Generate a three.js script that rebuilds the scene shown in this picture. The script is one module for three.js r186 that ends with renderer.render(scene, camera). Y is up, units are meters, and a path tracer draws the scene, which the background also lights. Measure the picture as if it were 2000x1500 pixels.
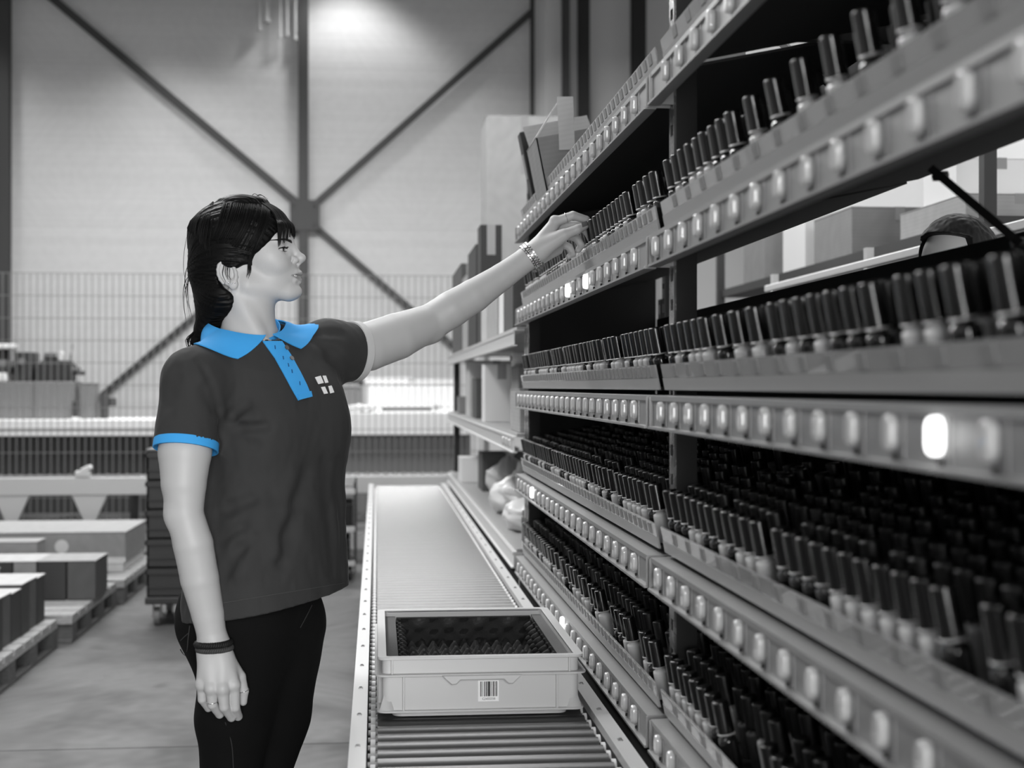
import * as THREE from 'three';
import { mergeGeometries, toCreasedNormals } from 'three/addons/utils/BufferGeometryUtils.js';
import { RoundedBoxGeometry } from 'three/addons/geometries/RoundedBoxGeometry.js';
import { RectAreaLightUniformsLib } from 'three/addons/lights/RectAreaLightUniformsLib.js';
import { createNoise3D } from 'simplex-noise';

// ---------- camera, exposure, large lights ----------
const scene = new THREE.Scene();
const F = 2800, YAW = Math.atan(265 / F), PITCH = Math.atan(5 / F), EYE = 1.3;
const camera = new THREE.PerspectiveCamera(2 * Math.atan(750 / F) * 180 / Math.PI, 4 / 3, 0.05, 60);
camera.position.set(0, EYE, 0);
camera.rotation.order = 'YXZ';
camera.rotation.set(PITCH, -YAW, 0);
camera.focus = 3.08; camera.userData.fStop = 3.9;
camera.updateMatrixWorld(true);
const renderer = new THREE.WebGLRenderer({ antialias: true });
renderer.toneMapping = THREE.LinearToneMapping;
renderer.toneMappingExposure = 0.97;
renderer.shadowMap.enabled = true;
RectAreaLightUniformsLib.init();
scene.background = new THREE.Color(0, 0, 0);
// light panels hung over the hall: [x, y, z, width (x), length (z), intensity]
const PANELS = [
  [-1.7, 4.6, -5.3, 0.8, 3.4, 21],
  [0.25, 4.7, -5.6, 0.6, 3.2, 9],
  [-3.0, 4.2, -0.2, 1.2, 2.6, 0.9],  // added fill for the near side of the woman
  [-2.4, 5.0, -8.4, 0.9, 3.0, 2],
  [-1.2, 5.2, -12.6, 5.6, 0.9, 33],
  [2.6, 4.4, -5.6, 0.7, 2.6, 7],
];
// round high-bay lamps with a hard shade: [x, y, z, cone angle, intensity, penumbra]
const HIGHBAYS = [
  [-0.38, 6.8, -17.2, 0.95, 12, 0.3],
  [-2.6, 6.1, -16.9, 1.0, 9, 0.9],
  [-5.0, 6.1, -16.9, 1.0, 9, 0.9],
];

// added fill light, shaped as a frosted window behind the camera: [centre x, centre y, width, height, intensity]
const FILL_GATE = [0.55, 1.75, 2.4, 3.0, 17.5];

// ---------- helpers ----------
let seed = 7;
const rnd = () => { seed = (seed * 1664525 + 1013904223) >>> 0; return seed / 4294967296; };
const rr = (a, b) => a + (b - a) * rnd();
const noise3 = createNoise3D(() => rnd());
const V3 = (x, y, z) => new THREE.Vector3(x, y, z);
const clamp = (x, a, b) => Math.min(b, Math.max(a, x));
const lerp = (a, b, t) => a + (b - a) * t;
const smooth = (a, b, x) => { const t = clamp((x - a) / (b - a), 0, 1); return t * t * (3 - 2 * t); };
// direction of a picture point, and the point on it that lies d metres down the aisle
function ray(px, py) { return V3((px - 1000) / F, (750 - py) / F, -1).applyEuler(camera.rotation); }
function P(px, py, d) { const r = ray(px, py); return r.multiplyScalar(-d / r.z).add(V3(0, EYE, 0)); }

const counts = {};
function numbered(name) { const n = counts[name] = (counts[name] ?? -1) + 1; return n ? `${name}_${String(n).padStart(3, '0')}` : name; }
function tag(o, label, category, group, kind) {
  if (label) o.userData.label = label;
  if (category) o.userData.category = category;
  if (group) o.userData.group = group;
  if (kind) o.userData.kind = kind;
  return o;
}
function thing(name, label, category, pos = [0, 0, 0], turn = 0, group) {
  const o = new THREE.Group(); o.name = numbered(name); o.position.set(...pos); o.rotation.y = turn; scene.add(o);
  return tag(o, label, category, group);
}
function uvs(g) { // uv in metres, by the main direction of each normal
  const p = g.attributes.position, n = g.attributes.normal, uv = new Float32Array(p.count * 2);
  for (let i = 0; i < p.count; i++) {
    const x = Math.abs(n.getX(i)), y = Math.abs(n.getY(i)), z = Math.abs(n.getZ(i));
    if (x >= y && x >= z) { uv[2 * i] = p.getZ(i); uv[2 * i + 1] = p.getY(i); }
    else if (y >= z) { uv[2 * i] = p.getX(i); uv[2 * i + 1] = p.getZ(i); }
    else { uv[2 * i] = p.getX(i); uv[2 * i + 1] = p.getY(i); }
  }
  g.setAttribute('uv', new THREE.BufferAttribute(uv, 2)); return g;
}
function merge(list) {
  list = list.map((g) => { g = g.index ? g.toNonIndexed() : g; for (const k of Object.keys(g.attributes)) if (!['position', 'normal', 'color'].includes(k)) g.deleteAttribute(k); return g; });
  if (list.some((g) => g.attributes.color)) for (const g of list) if (!g.attributes.color) tint(g, 1);
  const m = list.length > 1 ? mergeGeometries(list) : list[0];
  return uvs(m);
}
function tint(g, v) { const n = g.attributes.position.count, c = new Float32Array(n * 3).fill(v); g.setAttribute('color', new THREE.BufferAttribute(c, 3)); return g; }
function obj(name, geos, mat, parent) {
  const g = Array.isArray(geos) ? merge(geos) : geos;
  const m = new THREE.Mesh(g, mat); m.castShadow = m.receiveShadow = true;
  m.name = parent ? name : numbered(name); (parent || scene).add(m); return m;
}
function struct(name, geos, mat, parent) { const m = obj(name, geos, mat, parent); if (!parent) { m.name = name; m.userData.kind = 'structure'; } return m; }
const T = (g, x = 0, y = 0, z = 0, ax = 0, ay = 0, az = 0) => g.applyMatrix4(new THREE.Matrix4().makeRotationFromEuler(new THREE.Euler(ax, ay, az)).setPosition(x, y, z));
// box given by its centre, edges lightly rounded
function bx(w, h, d, x = 0, y = 0, z = 0, r = 0) {
  const g = r > 0 ? new RoundedBoxGeometry(w, h, d, 1, Math.min(r, w / 2.1, h / 2.1, d / 2.1)) : new THREE.BoxGeometry(w, h, d);
  return T(g, x, y, z);
}
// box from lo to hi
const bb = (x0, y0, z0, x1, y1, z1, r = 0) => bx(Math.abs(x1 - x0), Math.abs(y1 - y0), Math.abs(z1 - z0), (x0 + x1) / 2, (y0 + y1) / 2, (z0 + z1) / 2, r);
const cyl = (r0, r1, h, x = 0, y = 0, z = 0, seg = 20) => T(new THREE.CylinderGeometry(r1, r0, h, seg), x, y, z);
// bar from a to b with section w x t
function bar(a, b, w, t, r = 0) {
  const d = V3().subVectors(b, a), g = bx(w, d.length(), t, 0, 0, 0, r);
  g.applyQuaternion(new THREE.Quaternion().setFromUnitVectors(V3(0, 1, 0), d.clone().normalize()));
  const m = V3().addVectors(a, b).multiplyScalar(0.5); return g.translate(m.x, m.y, m.z);
}
function rod(a, b, ra, rb = ra, seg = 10) {
  const d = V3().subVectors(b, a), g = new THREE.CylinderGeometry(rb, ra, d.length(), seg);
  g.applyQuaternion(new THREE.Quaternion().setFromUnitVectors(V3(0, 1, 0), d.clone().normalize()));
  const m = V3().addVectors(a, b).multiplyScalar(0.5); return g.translate(m.x, m.y, m.z);
}
function tube(pts, r, seg = 24, rad = 8, closed = false) { return new THREE.TubeGeometry(new THREE.CatmullRomCurve3(pts, closed), seg, r, rad, closed); }
// tube whose radius follows rf(t)
function taper(pts, rf, seg = 12, rad = 6) {
  const c = new THREE.CatmullRomCurve3(pts), g = new THREE.TubeGeometry(c, seg, 1, rad), p = g.attributes.position, s = V3();
  for (let i = 0; i <= seg; i++) { c.getPointAt(i / seg, s); const r = rf(i / seg); for (let j = 0; j <= rad; j++) { const k = i * (rad + 1) + j; p.setXYZ(k, s.x + (p.getX(k) - s.x) * r, s.y + (p.getY(k) - s.y) * r, s.z + (p.getZ(k) - s.z) * r); } }
  return g;
}
const shapeOf = (pts) => new THREE.Shape(pts.map(([x, y]) => new THREE.Vector2(x, y)));
function prism(pts, depth, bevel = 0) { // outline in x,y pulled along z, centred
  const g = new THREE.ExtrudeGeometry(pts.isShape ? pts : shapeOf(pts), { depth: depth - 2 * bevel, bevelEnabled: bevel > 0, bevelThickness: bevel, bevelSize: bevel, bevelSegments: 1, curveSegments: 10 });
  return g.translate(0, 0, -depth / 2 + bevel);
}
function roundRect(w, h, r, hole) {
  const s = hole ? new THREE.Path() : new THREE.Shape(), x = w / 2, y = h / 2;
  s.moveTo(-x + r, -y); s.lineTo(x - r, -y); s.absarc(x - r, -y + r, r, -Math.PI / 2, 0); s.lineTo(x, y - r); s.absarc(x - r, y - r, r, 0, Math.PI / 2);
  s.lineTo(-x + r, y); s.absarc(-x + r, y - r, r, Math.PI / 2, Math.PI); s.lineTo(-x, -y + r); s.absarc(-x + r, -y + r, r, Math.PI, 1.5 * Math.PI); return s;
}

// ---------- materials ----------
function texture(size, fn, repeat = 1, srgb = false) {
  const data = new Uint8Array(size * size * 4);
  for (let y = 0; y < size; y++) for (let x = 0; x < size; x++) { const v = clamp(fn(x / size, y / size), 0, 1) * 255; data.set([v, v, v, 255], (y * size + x) * 4); }
  const t = new THREE.DataTexture(data, size, size); t.wrapS = t.wrapT = THREE.RepeatWrapping; t.magFilter = THREE.LinearFilter; t.minFilter = THREE.LinearMipmapLinearFilter; t.generateMipmaps = true;
  t.repeat.set(repeat, repeat); if (srgb) t.colorSpace = THREE.SRGBColorSpace; t.needsUpdate = true; return t;
}
// noise that tiles: a ring in each direction
const tn = (u, v, f, s = 0) => { const a = u * 2 * Math.PI, b = v * 2 * Math.PI; return noise3(Math.cos(a) * f + s, Math.sin(a) * f + Math.cos(b) * f * 0.83, Math.sin(b) * f * 0.83 + s * 1.7); };
const concreteMap = texture(512, (u, v) => 0.80 + 0.07 * tn(u, v, 0.7) + 0.05 * tn(u, v, 2.2, 3) + 0.035 * tn(u, v, 7, 9) + 0.02 * (rnd() - 0.5), 0.28);
const concreteRough = texture(256, (u, v) => 0.6 + 0.2 * tn(u, v, 1.4, 5) + 0.08 * tn(u, v, 6, 2), 0.28);
const streakMap = texture(256, (u, v) => 0.93 + 0.035 * tn(u * 0.0 + 0.1, v, 5, 4) + 0.025 * tn(u, v, 3, 8), 0.5);
const cardMap = texture(256, (u, v) => 0.9 + 0.06 * tn(u, v, 2, 1) + 0.03 * Math.sin(v * 2 * Math.PI * 60), 1.2);
const metalRough = texture(256, (u, v) => 0.5 + 0.22 * tn(u, v, 2, 6) + 0.12 * tn(u, v, 9, 1), 2);
const weaveBump = texture(128, (u, v) => 0.5 + 0.25 * Math.sin(u * 2 * Math.PI * 32) * Math.sin(v * 2 * Math.PI * 32) + 0.2 * (rnd() - 0.5), 22);
const skinBump = texture(256, (u, v) => 0.5 + 0.25 * tn(u, v, 16, 2) + 0.2 * (rnd() - 0.5), 9);
const foamBump = texture(128, () => rnd(), 12);
const woodMap = texture(256, (u, v) => 0.78 + 0.14 * tn(u * 0.3, v, 6, 2) + 0.05 * tn(u, v, 14, 2), 2);
const grey = (v) => new THREE.Color(v, v, v);
function mat(v, rough = 0.6, extra = {}) { const { metal = 0, ...e } = extra; return new THREE.MeshStandardMaterial({ color: Array.isArray(v) ? new THREE.Color(...v) : grey(v), roughness: rough, metalness: metal, ...e }); }
function phys(v, rough = 0.5, extra = {}) { return new THREE.MeshPhysicalMaterial({ color: Array.isArray(v) ? new THREE.Color(...v) : grey(v), roughness: rough, ...extra }); }
const M = {
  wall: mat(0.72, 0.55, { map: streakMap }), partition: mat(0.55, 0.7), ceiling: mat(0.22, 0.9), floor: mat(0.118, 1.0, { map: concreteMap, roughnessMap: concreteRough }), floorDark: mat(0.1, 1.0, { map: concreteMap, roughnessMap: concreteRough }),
  steelDark: mat(0.035, 0.6), steelMid: mat(0.055, 0.55), steelBlack: mat(0.012, 0.7),
  beam: mat(0.36, 0.5, { metal: 0.55 }), post: mat(0.16, 0.45, { metal: 0.4, roughnessMap: metalRough }), shadedDeck: mat(0.012, 0.8), tray: mat(0.36, 0.4), strip: phys(0.34, 0.25, { clearcoat: 0.4 }), card: mat(0.24, 0.5), lens: phys(0.6, 0.3, { clearcoat: 0.6 }), face: mat(0.36, 0.5, { metal: 0.55,  vertexColors: true }),  // deck tone carries the shade below and inside the shelves
  lampLit: mat(0.9, 0.4, { emissive: grey(1), emissiveIntensity: 2.6 }),
  cap: phys(0.005, 0.22, { clearcoat: 0.6, clearcoatRoughness: 0.16 }), glassWhite: phys(0.68, 0.35, { clearcoat: 0.5 }), glassDark: phys(0.012, 0.12, { clearcoat: 1 }), stock: phys(1, 0.4, { vertexColors: true, clearcoat: 0.2, clearcoatRoughness: 0.3 }),
  rail: mat(0.62, 0.4, { metal: 0.2 }), railSide: mat(0.3, 0.5, { metal: 0.2 }), roller: mat(0.21, 0.4, { metal: 0.9 }), endCap: mat(0.85, 0.4), black: mat(0.006, 0.6), bolt: mat(0.3, 0.3, { metal: 0.7 }),
  tote: mat(0.58, 0.45), foam: mat(0.035, 0.95, { bumpMap: foamBump, bumpScale: 0.0015 }), foamSide: mat(0.13, 0.95, { bumpMap: foamBump, bumpScale: 0.0015 }),
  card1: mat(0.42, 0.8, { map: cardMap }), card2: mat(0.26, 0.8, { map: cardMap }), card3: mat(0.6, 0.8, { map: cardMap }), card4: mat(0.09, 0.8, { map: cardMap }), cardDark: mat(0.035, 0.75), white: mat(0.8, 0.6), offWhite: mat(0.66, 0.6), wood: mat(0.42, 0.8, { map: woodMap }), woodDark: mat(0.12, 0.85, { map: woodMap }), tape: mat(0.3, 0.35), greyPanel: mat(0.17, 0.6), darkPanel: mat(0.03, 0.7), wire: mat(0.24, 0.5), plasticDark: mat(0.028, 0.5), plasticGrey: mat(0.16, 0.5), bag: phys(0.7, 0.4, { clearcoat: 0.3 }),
};
// ---------- the hall ----------
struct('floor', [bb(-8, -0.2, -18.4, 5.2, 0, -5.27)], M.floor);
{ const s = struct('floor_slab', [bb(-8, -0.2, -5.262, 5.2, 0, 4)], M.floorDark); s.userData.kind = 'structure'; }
{ // cladding: shallow horizontal ribs pulled along x
  const pts = [[0.3, 0]]; let y = 0;
  while (y < 8.6) { pts.push([0, y], [0, y + 0.07], [-0.0009, y + 0.1], [-0.0009, y + 0.17]); y += 0.2; }
  pts.push([0, 8.7], [0.3, 8.7]);
  const g = prism(pts.map(([a, b]) => [a, b]), 13.2); g.rotateY(Math.PI / 2); // outline x runs to -z
  struct('wall_back', [g.translate(-1.4, 0, -18)], M.wall);
}
struct('wall_left', [bb(-8.3, 0, -18.3, -8, 8.7, 4)], M.wall);
struct('wall_right', [bb(5.2, 0, -18.3, 5.5, 8.7, 4)], M.wall);
{ // front wall with an opening for the added fill light
  const [gx, gy, gw, gh, gi] = FILL_GATE, x0 = gx - gw / 2, x1 = gx + gw / 2, y0 = gy - gh / 2, y1 = gy + gh / 2;
  struct('wall_front', [bb(-8.3, 0, 4, x0, 8.7, 4.3), bb(x1, 0, 4, 5.5, 8.7, 4.3), bb(x0, 0, 4, x1, y0, 4.3), bb(x0, y1, 4, x1, 8.7, 4.3)], M.wall);
  const fr = struct('fill_window_1', [bb(x0, y0, 4.02, x0 + 0.06, y1, 4.1), bb(x1 - 0.06, y0, 4.02, x1, y1, 4.1), bb(x0, y0, 4.02, x1, y0 + 0.06, 4.1), bb(x0, y1 - 0.06, 4.02, x1, y1, 4.1), ...[1, 2, 3].map((k) => bb(x0 + k * gw / 4 - 0.02, y0, 4.02, x0 + k * gw / 4 + 0.02, y1, 4.1))], M.steelMid);
  for (let k = 0; k < 4; k++) obj('fill_pane', [bb(x0 + k * gw / 4 + 0.021, y0 + 0.06, 4.1, x0 + (k + 1) * gw / 4 - 0.021, y1 - 0.06, 4.12)], mat(0.8, 0.5, { emissive: grey(1), emissiveIntensity: 1.2 }), fr);
  obj('backing_sheet', [bb(x0 - 0.1, y0 - 0.1, 4.3, x1 + 0.1, y1 + 0.1, 4.32)], M.steelMid, fr);
  const L = new THREE.RectAreaLight(0xffffff, gi, gw, gh); L.position.set(gx, gy, 4.0); fr.add(L); // shines towards -z
}
struct('ceiling', [bb(-8.3, 8.7, -18.3, 5.5, 8.9, 4.3)], M.ceiling);
struct('wall_partition', [bb(1.97, 0, -18, 5.2, 8.7, -16.6)], M.partition);
// steel columns and bracing in front of the cladding
{
  const Z = -17.86, X = (px, d = 17.9) => P(px, 755, d).x;
  const iCol = (name, label, px0, px1, d, m) => {
    const a = X(px0, d), b = X(px1, d), o = thing(name, label, 'column', [(a + b) / 2, 0, -d]);
    const w = b - a;
    obj('flange', [bx(w, 8.7, 0.012, 0, 4.35, 0.05)], m, o); obj('flange', [bx(w, 8.7, 0.012, 0, 4.35, -0.05)], m, o); obj('web', [bx(0.01, 8.7, 0.1, 0, 4.35, 0)], m, o);
    return o;
  };
  iCol('steel_column', 'dark steel column at the left end of the braced wall', -9, 20, 17.88, M.steelMid);
  const mid = iCol('steel_column', 'grey steel column behind the reaching woman where the braces cross', 583, 602, 17.88, M.steelMid);
  obj('gusset_plate', [bx(0.36, 0.38, 0.012, 0.02, P(600, 420, 17.8).y, 0.062, 0.004)], M.steelMid, mid);
  for (const [dx, dy] of [[-0.12, 0.12], [0.14, 0.12], [-0.12, -0.12], [0.14, -0.12]]) obj('bolt', [T(cyl(0.018, 0.018, 0.02, 0, 0, 0, 6), dx, P(600, 420, 17.8).y + dy, 0.075, Math.PI / 2)], M.steelDark, mid);
  iCol('steel_column', 'thin grey steel column above the tall cardboard carton', 1036, 1050, 17.88, M.steelMid);
  iCol('steel_column', 'dark steel column right of the thin grey one above the carton', 1098, 1112, 16.5, M.steelDark);
  iCol('steel_column', 'broad black steel column behind the open flap carton', 1129, 1151, 16.45, M.steelBlack);
  iCol('steel_column', 'black steel column nearest to the rack posts', 1233, 1261, 16.4, M.steelBlack);
  const brace = (label, p, q, w, m) => { const o = thing('cross_brace', label, 'brace', P(...p, 17.93).toArray()); const a = V3(0, 0, 0), b = P(...q, 17.93).sub(P(...p, 17.93)); obj('brace_bar', [bar(a, b, w * 0.85, 0.02)], m, o); obj('brace_rib', [bar(V3(0, 0, -0.02), b.clone().add(V3(0, 0, -0.02)), 0.012, 0.05)], m, o); };
  brace('steel brace running from upper left down to the gusset', [88, -15], [590, 405], 0.115, M.steelMid);
  brace('steel brace running from the gusset to the upper right', [612, 402], [1048, 15], 0.1, M.steelMid);
  brace('steel brace falling from the gusset to the lower right', [612, 440], [965, 745], 0.1, M.steelMid);
  brace('steel brace falling to the lower left behind the fence', [590, 440], [185, 785], 0.095, M.steelDark);
  // thin service pipes on the wall at the top
  [[507, 60, 0.022], [521, 44, 0.03], [547, 74, 0.014], [561, 70, 0.014], [577, 78, 0.014]].forEach(([px, py, r], i) => {
    const a = P(px, py, 17.84), o = thing('service_pipe', ['thick pale pipe leftmost on the wall top', 'second pale pipe from the left on the wall top', 'thin pale pipe in the middle of the wall top group', 'thin pale pipe second from the grey column', 'thin pale pipe nearest to the grey column'][i], 'pipe', [a.x, a.y, a.z]);
    obj('pipe_run', [cyl(r, r, 8.6 - a.y, 0, (8.6 - a.y) / 2, 0, 12)], M.offWhite, o); obj('pipe_end', [cyl(r * 1.5, r * 1.5, 0.05, 0, 0.025, 0, 12)], M.offWhite, o);
  });
}
// lights
PANELS.forEach(([x, y, z, w, l, I], i) => {
  const o = thing('light_panel', ['long light panel over the picking aisle', 'light panel above the conveyor and rack', 'short added fill panel behind the picking aisle', 'long light panel over the pallets', 'wide light panel over the fenced benches', 'light panel over the aisle behind the rack'][i], 'lamp', [x, y, z]);
  obj('housing', [bx(w + 0.06, 0.06, l + 0.06, 0, 0.045, 0, 0.01)], M.steelMid, o);
  const d = obj('diffuser', [bx(w, 0.012, l, 0, 0.008, 0)], mat(0.8, 0.5, { emissive: grey(1), emissiveIntensity: 1.2 }), o);
  for (const s of [-1, 1]) obj('suspension_rod', [cyl(0.006, 0.006, 8.695 - y - 0.07, 0, (8.695 - y + 0.07) / 2, s * l * 0.4, 6)], M.steelMid, o);
  const L = new THREE.RectAreaLight(0xffffff, I, w, l); L.position.set(0, -0.01, 0); L.rotation.x = -Math.PI / 2; o.add(L);
});
HIGHBAYS.forEach(([x, y, z, a, I, pen], i) => {
  const o = thing('high_bay_lamp', ['round high bay lamp close to the back wall above the crossing braces', 'round high bay lamp at the wall above the left benches', 'round high bay lamp at the far left of the back wall'][i], 'lamp', [x, y, z]);
  const pr = [[0.05, 0.34], [0.07, 0.3], [0.12, 0.2], [0.2, 0.06], [0.21, 0.03], [0.2, 0.035], [0.115, 0.19], [0.05, 0.28]].map(([r, h]) => new THREE.Vector2(r, h));
  obj('shade', [new THREE.LatheGeometry(pr, 28)], M.steelMid, o);
  obj('bulb', [T(new THREE.SphereGeometry(0.035, 14, 10), 0, 0.045, 0)], mat(0.9, 0.5, { emissive: grey(1), emissiveIntensity: 3 }), o);
  obj('suspension_rod', [cyl(0.012, 0.012, 8.7 - y - 0.33, 0, (8.7 - y + 0.33) / 2, 0, 8)], M.steelMid, o);
  const L = new THREE.SpotLight(0xffffff, I, 0, a, pen, 2); L.position.set(0, 0.0, 0); L.target.position.set(0, -5, 0); L.castShadow = true; L.shadow.radius = 9; o.add(L, L.target);
});
// welded mesh fence
{
  const d = 13, x0 = P(-70, 755, d).x, x1 = 1.0, o = thing('mesh_fence', 'welded wire mesh fence across the hall behind the conveyor', 'fence', [0, 0, -d]);
  const post = bx(0.05, 2.33, 0.04, 0, 1.165, -0.035), wireV = new THREE.BoxGeometry(0.0065, 2.2, 0.006), wireH = new THREE.BoxGeometry(x1 - x0, 0.006, 0.006);
  uvs(post); uvs(wireV); uvs(wireH);
  for (const x of [x0, x1]) obj('post', post, M.wire, o).position.x = x;
  let n = 0; for (let x = x0 + 0.03; x < x1; x += 0.0595) { obj('wire', wireV, M.wire, o).position.set(x, 1.2, 0); n++; }
  for (let y = 0.12; y < 2.32; y += 0.1985) obj('cross_wire', wireH, M.wire, o).position.set((x0 + x1) / 2, y, -0.006);
}
// ---------- picking rack ----------
const XF = 0.47, LV = [1.780, 1.504, 1.228, 0.952, 0.676], BH = 0.056, TILT = 0.2, DEPTH = 0.45;
const beamProfile = [[XF - 0.009, 0], [XF + 0.012, 0], [XF + 0.012, 0.004], [XF + 0.003, 0.004], [XF + 0.003, BH - 0.004], [XF + 0.048, BH - 0.002], [XF + 0.048, BH + 0.002], [XF - 0.004, BH], [XF - 0.004, BH - 0.008], [XF, BH - 0.009], [XF, 0.005], [XF - 0.009, 0.004]];
function lensGeo() { // upright capsule-shaped push lens facing -x
  const s = new THREE.Shape(); const w = 0.0078, h = 0.0058; s.absarc(0, h, w, 0, Math.PI); s.absarc(0, -h, w, Math.PI, 2 * Math.PI);
  const g = new THREE.ExtrudeGeometry(s, { depth: 0.003, bevelEnabled: true, bevelThickness: 0.005, bevelSize: 0.003, bevelSegments: 3, curveSegments: 8 });
  return g.rotateY(-Math.PI / 2);
}
const lens = lensGeo();
const faceUnit = merge([tint(bx(0.0012, 0.041, 0.032, 0.0008, 0, 0, 0.0004), 0.8), tint(bx(0.0012, 0.043, 0.0012, 0, 0, 0.026), 1.6)]);
const lensUnit = merge([lens.clone()]);
const buttonUnit = merge([T(cyl(0.0032, 0.0026, 0.003, 0, 0, 0, 10), 0, 0, 0, 0, 0, Math.PI / 2)]);
const up = V3(-Math.sin(TILT), Math.cos(TILT), 0), back = V3(Math.cos(TILT), Math.sin(TILT), 0);
const deckY = (l) => LV[l] + BH + 0.014, TX = XF + 0.022; // tray foot
const cardUnit = merge([bx(0.0016, 0.019, 0.026, 0, 0, 0, 0.0005)]);
const holeRung = uvs(bx(0.004, 0.016, 0.022)), postCache = {};
function makePost(o, x, z, h, m) { // ladder of a slotted upright
  const g = [bb(x, 0, z - 0.02, x + 0.004, h, z - 0.011), bb(x, 0, z + 0.011, x + 0.004, h, z + 0.02)];
  for (let y = 0; y < h - 0.03; y += 0.05) g.push(bb(x + 0.0003, y, z - 0.0115, x + 0.0037, y + 0.031, z + 0.0115));
  obj('shaded_post_web', [bb(x + 0.004, 0, z - 0.02, x + 0.04, h, z - 0.0165), bb(x + 0.004, 0, z + 0.0165, x + 0.04, h, z + 0.02)], M.steelBlack, o);  // post sides blackened in colour to stand for their shade
  return obj('upright_post', g, m, o);
}
const LIT = new Set();
function makeBay(label, d0, d1, lanePitch, opt) {
  const o = thing('flow_rack_bay', label, 'shelving', [0, 0, 0]);
  o.userData.group = 'flow rack bays along the aisle';
  for (const d of opt.posts) { makePost(o, XF + 0.036, -d, d > 3 ? 2.1 : 2.35, M.post); if (d > 3 || d < 1) makePost(o, XF + 0.5, -d, d > 3 ? 2.1 : 2.35, M.steelDark); obj('side_tie', [bb(XF + 0.08, 1.9, -d - 0.01, XF + 0.5, 1.94, -d + 0.01), bb(XF + 0.08, 0.2, -d - 0.01, XF + 0.5, 0.24, -d + 0.01)], M.steelDark, o); }
  const zm = -(d0 + d1) / 2, len = d1 - d0;
  LV.forEach((y, l) => {
    const b = obj('light_beam', [prism(beamProfile, len - 0.03).translate(0, y, zm), bb(XF - 0.006, y + 0.002, -d0 - 0.017, XF + 0.04, y + BH - 0.002, -d0 - 0.013), bb(XF - 0.006, y + 0.002, -d1 + 0.013, XF + 0.04, y + BH - 0.002, -d1 + 0.017)], M.beam, o);
    // indicator lights
    for (let d = d0 + opt.first[l]; d < d1 - 0.05; d += opt.pitch) {
      const f = obj('light_module', faceUnit, M.face, b); f.position.set(XF - 0.0012, y + 0.028, -d);
      const key = opt.lit?.[l]?.find((q) => Math.abs(q - d) < opt.pitch / 2), L = obj('indicator_light', lensUnit, key ? M.lampLit : M.lens, b); L.position.set(XF - 0.003, y + 0.0305, -d);
      if (key) { L.userData.label = 'lit white indicator light'; const p = new THREE.PointLight(0xffffff, 0.0012, 1.5, 2); p.position.set(XF - 0.03, y + 0.03, -d); p.castShadow = true; p.shadow.radius = 0.5; o.add(p); }
      const k = obj('push_button', buttonUnit, M.black, b); k.position.set(XF - 0.003, y + 0.0085, -d + 0.006);
    }
    // tilted tray: deck, front lip, label strip
    const yb = deckY(l);
    const slab = (a0, a1, h0, h1, m, nm, parent) => { const g = bx(a1 - a0, h1 - h0, len - 0.052, (a0 + a1) / 2, (h0 + h1) / 2, 0); g.rotateZ(TILT); return obj(nm, [g.translate(TX, yb, zm)], m, parent); };
    slab(0, DEPTH, -0.005, 0, M.shadedDeck, 'shelf_deck', o);
    slab(-0.004, 0, -0.003, 0.017, M.tray, 'tray_lip', o);
    const st = slab(-0.003, 0, 0.0175, 0.041, M.strip, 'label_strip', o);
    for (let d = d0 + 0.075; d < d1 - 0.06; d += lanePitch) { const c = obj('label_card', cardUnit, M.card, st), q = V3(TX, yb, -d).addScaledVector(up, 0.0295).addScaledVector(back, -0.0036); c.position.copy(q); c.rotation.z = TILT; }
    if (l === 4) obj('shade_panel', [bb(XF + 0.008, 0.02, -d1 + 0.02, XF + 0.012, y - 0.004, -d0 - 0.02)], M.shadedDeck, o);  // dark sheet put in where the gap below the rack is only shade
    if (opt.backs[l]) obj('back_panel', [bb(XF + 0.478, y - 0.03, -d1, XF + 0.484, y + 0.3, -d0)], M.shadedDeck, o);  // added dark sheet standing in for the shade behind the open rack
  });
  return o;
}
const DA = [2.43, 4.80], DB = [0.42, 2.43];
makeBay('middle bay of the flow rack within reach of the woman', ...DA, 0.05, { posts: [2.43, 4.8], pitch: 0.1005, first: [0.135, 0.135, 0.135, 0.135, 0.135], backs: [1, 0, 1, 1, 1], lit: [[], [3.47, 3.17], [], [4.27], [3.62]] });
makeBay('nearest bay of the flow rack, largest and out of focus at the right', ...DB, 0.1, { posts: [0.42], pitch: 0.1055, first: [0.07, 0.045, 0.107, 0.025, 0.025], backs: [1, 0, 1, 1, 1], lit: [[], [], [1.16], [], []] });
tag(obj('end_panel', [bb(XF + 0.05, 0.2, -4.832, XF + 0.48, 2.0, -4.826, 0.001)], M.shadedDeck), 'added dark panel standing for shade at the far end of the middle rack bay', 'panel');  // added dark sheet in place of the gloom past the bay end
tag(obj('end_panel', [bb(XF + 0.05, 0.2, -0.402, XF + 0.48, 2.3, -0.396, 0.001)], M.shadedDeck), 'added dark panel keeping light out of the near end of the nearest bay', 'panel');  // unseen sheet added to block the fill light from the rack interior
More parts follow.
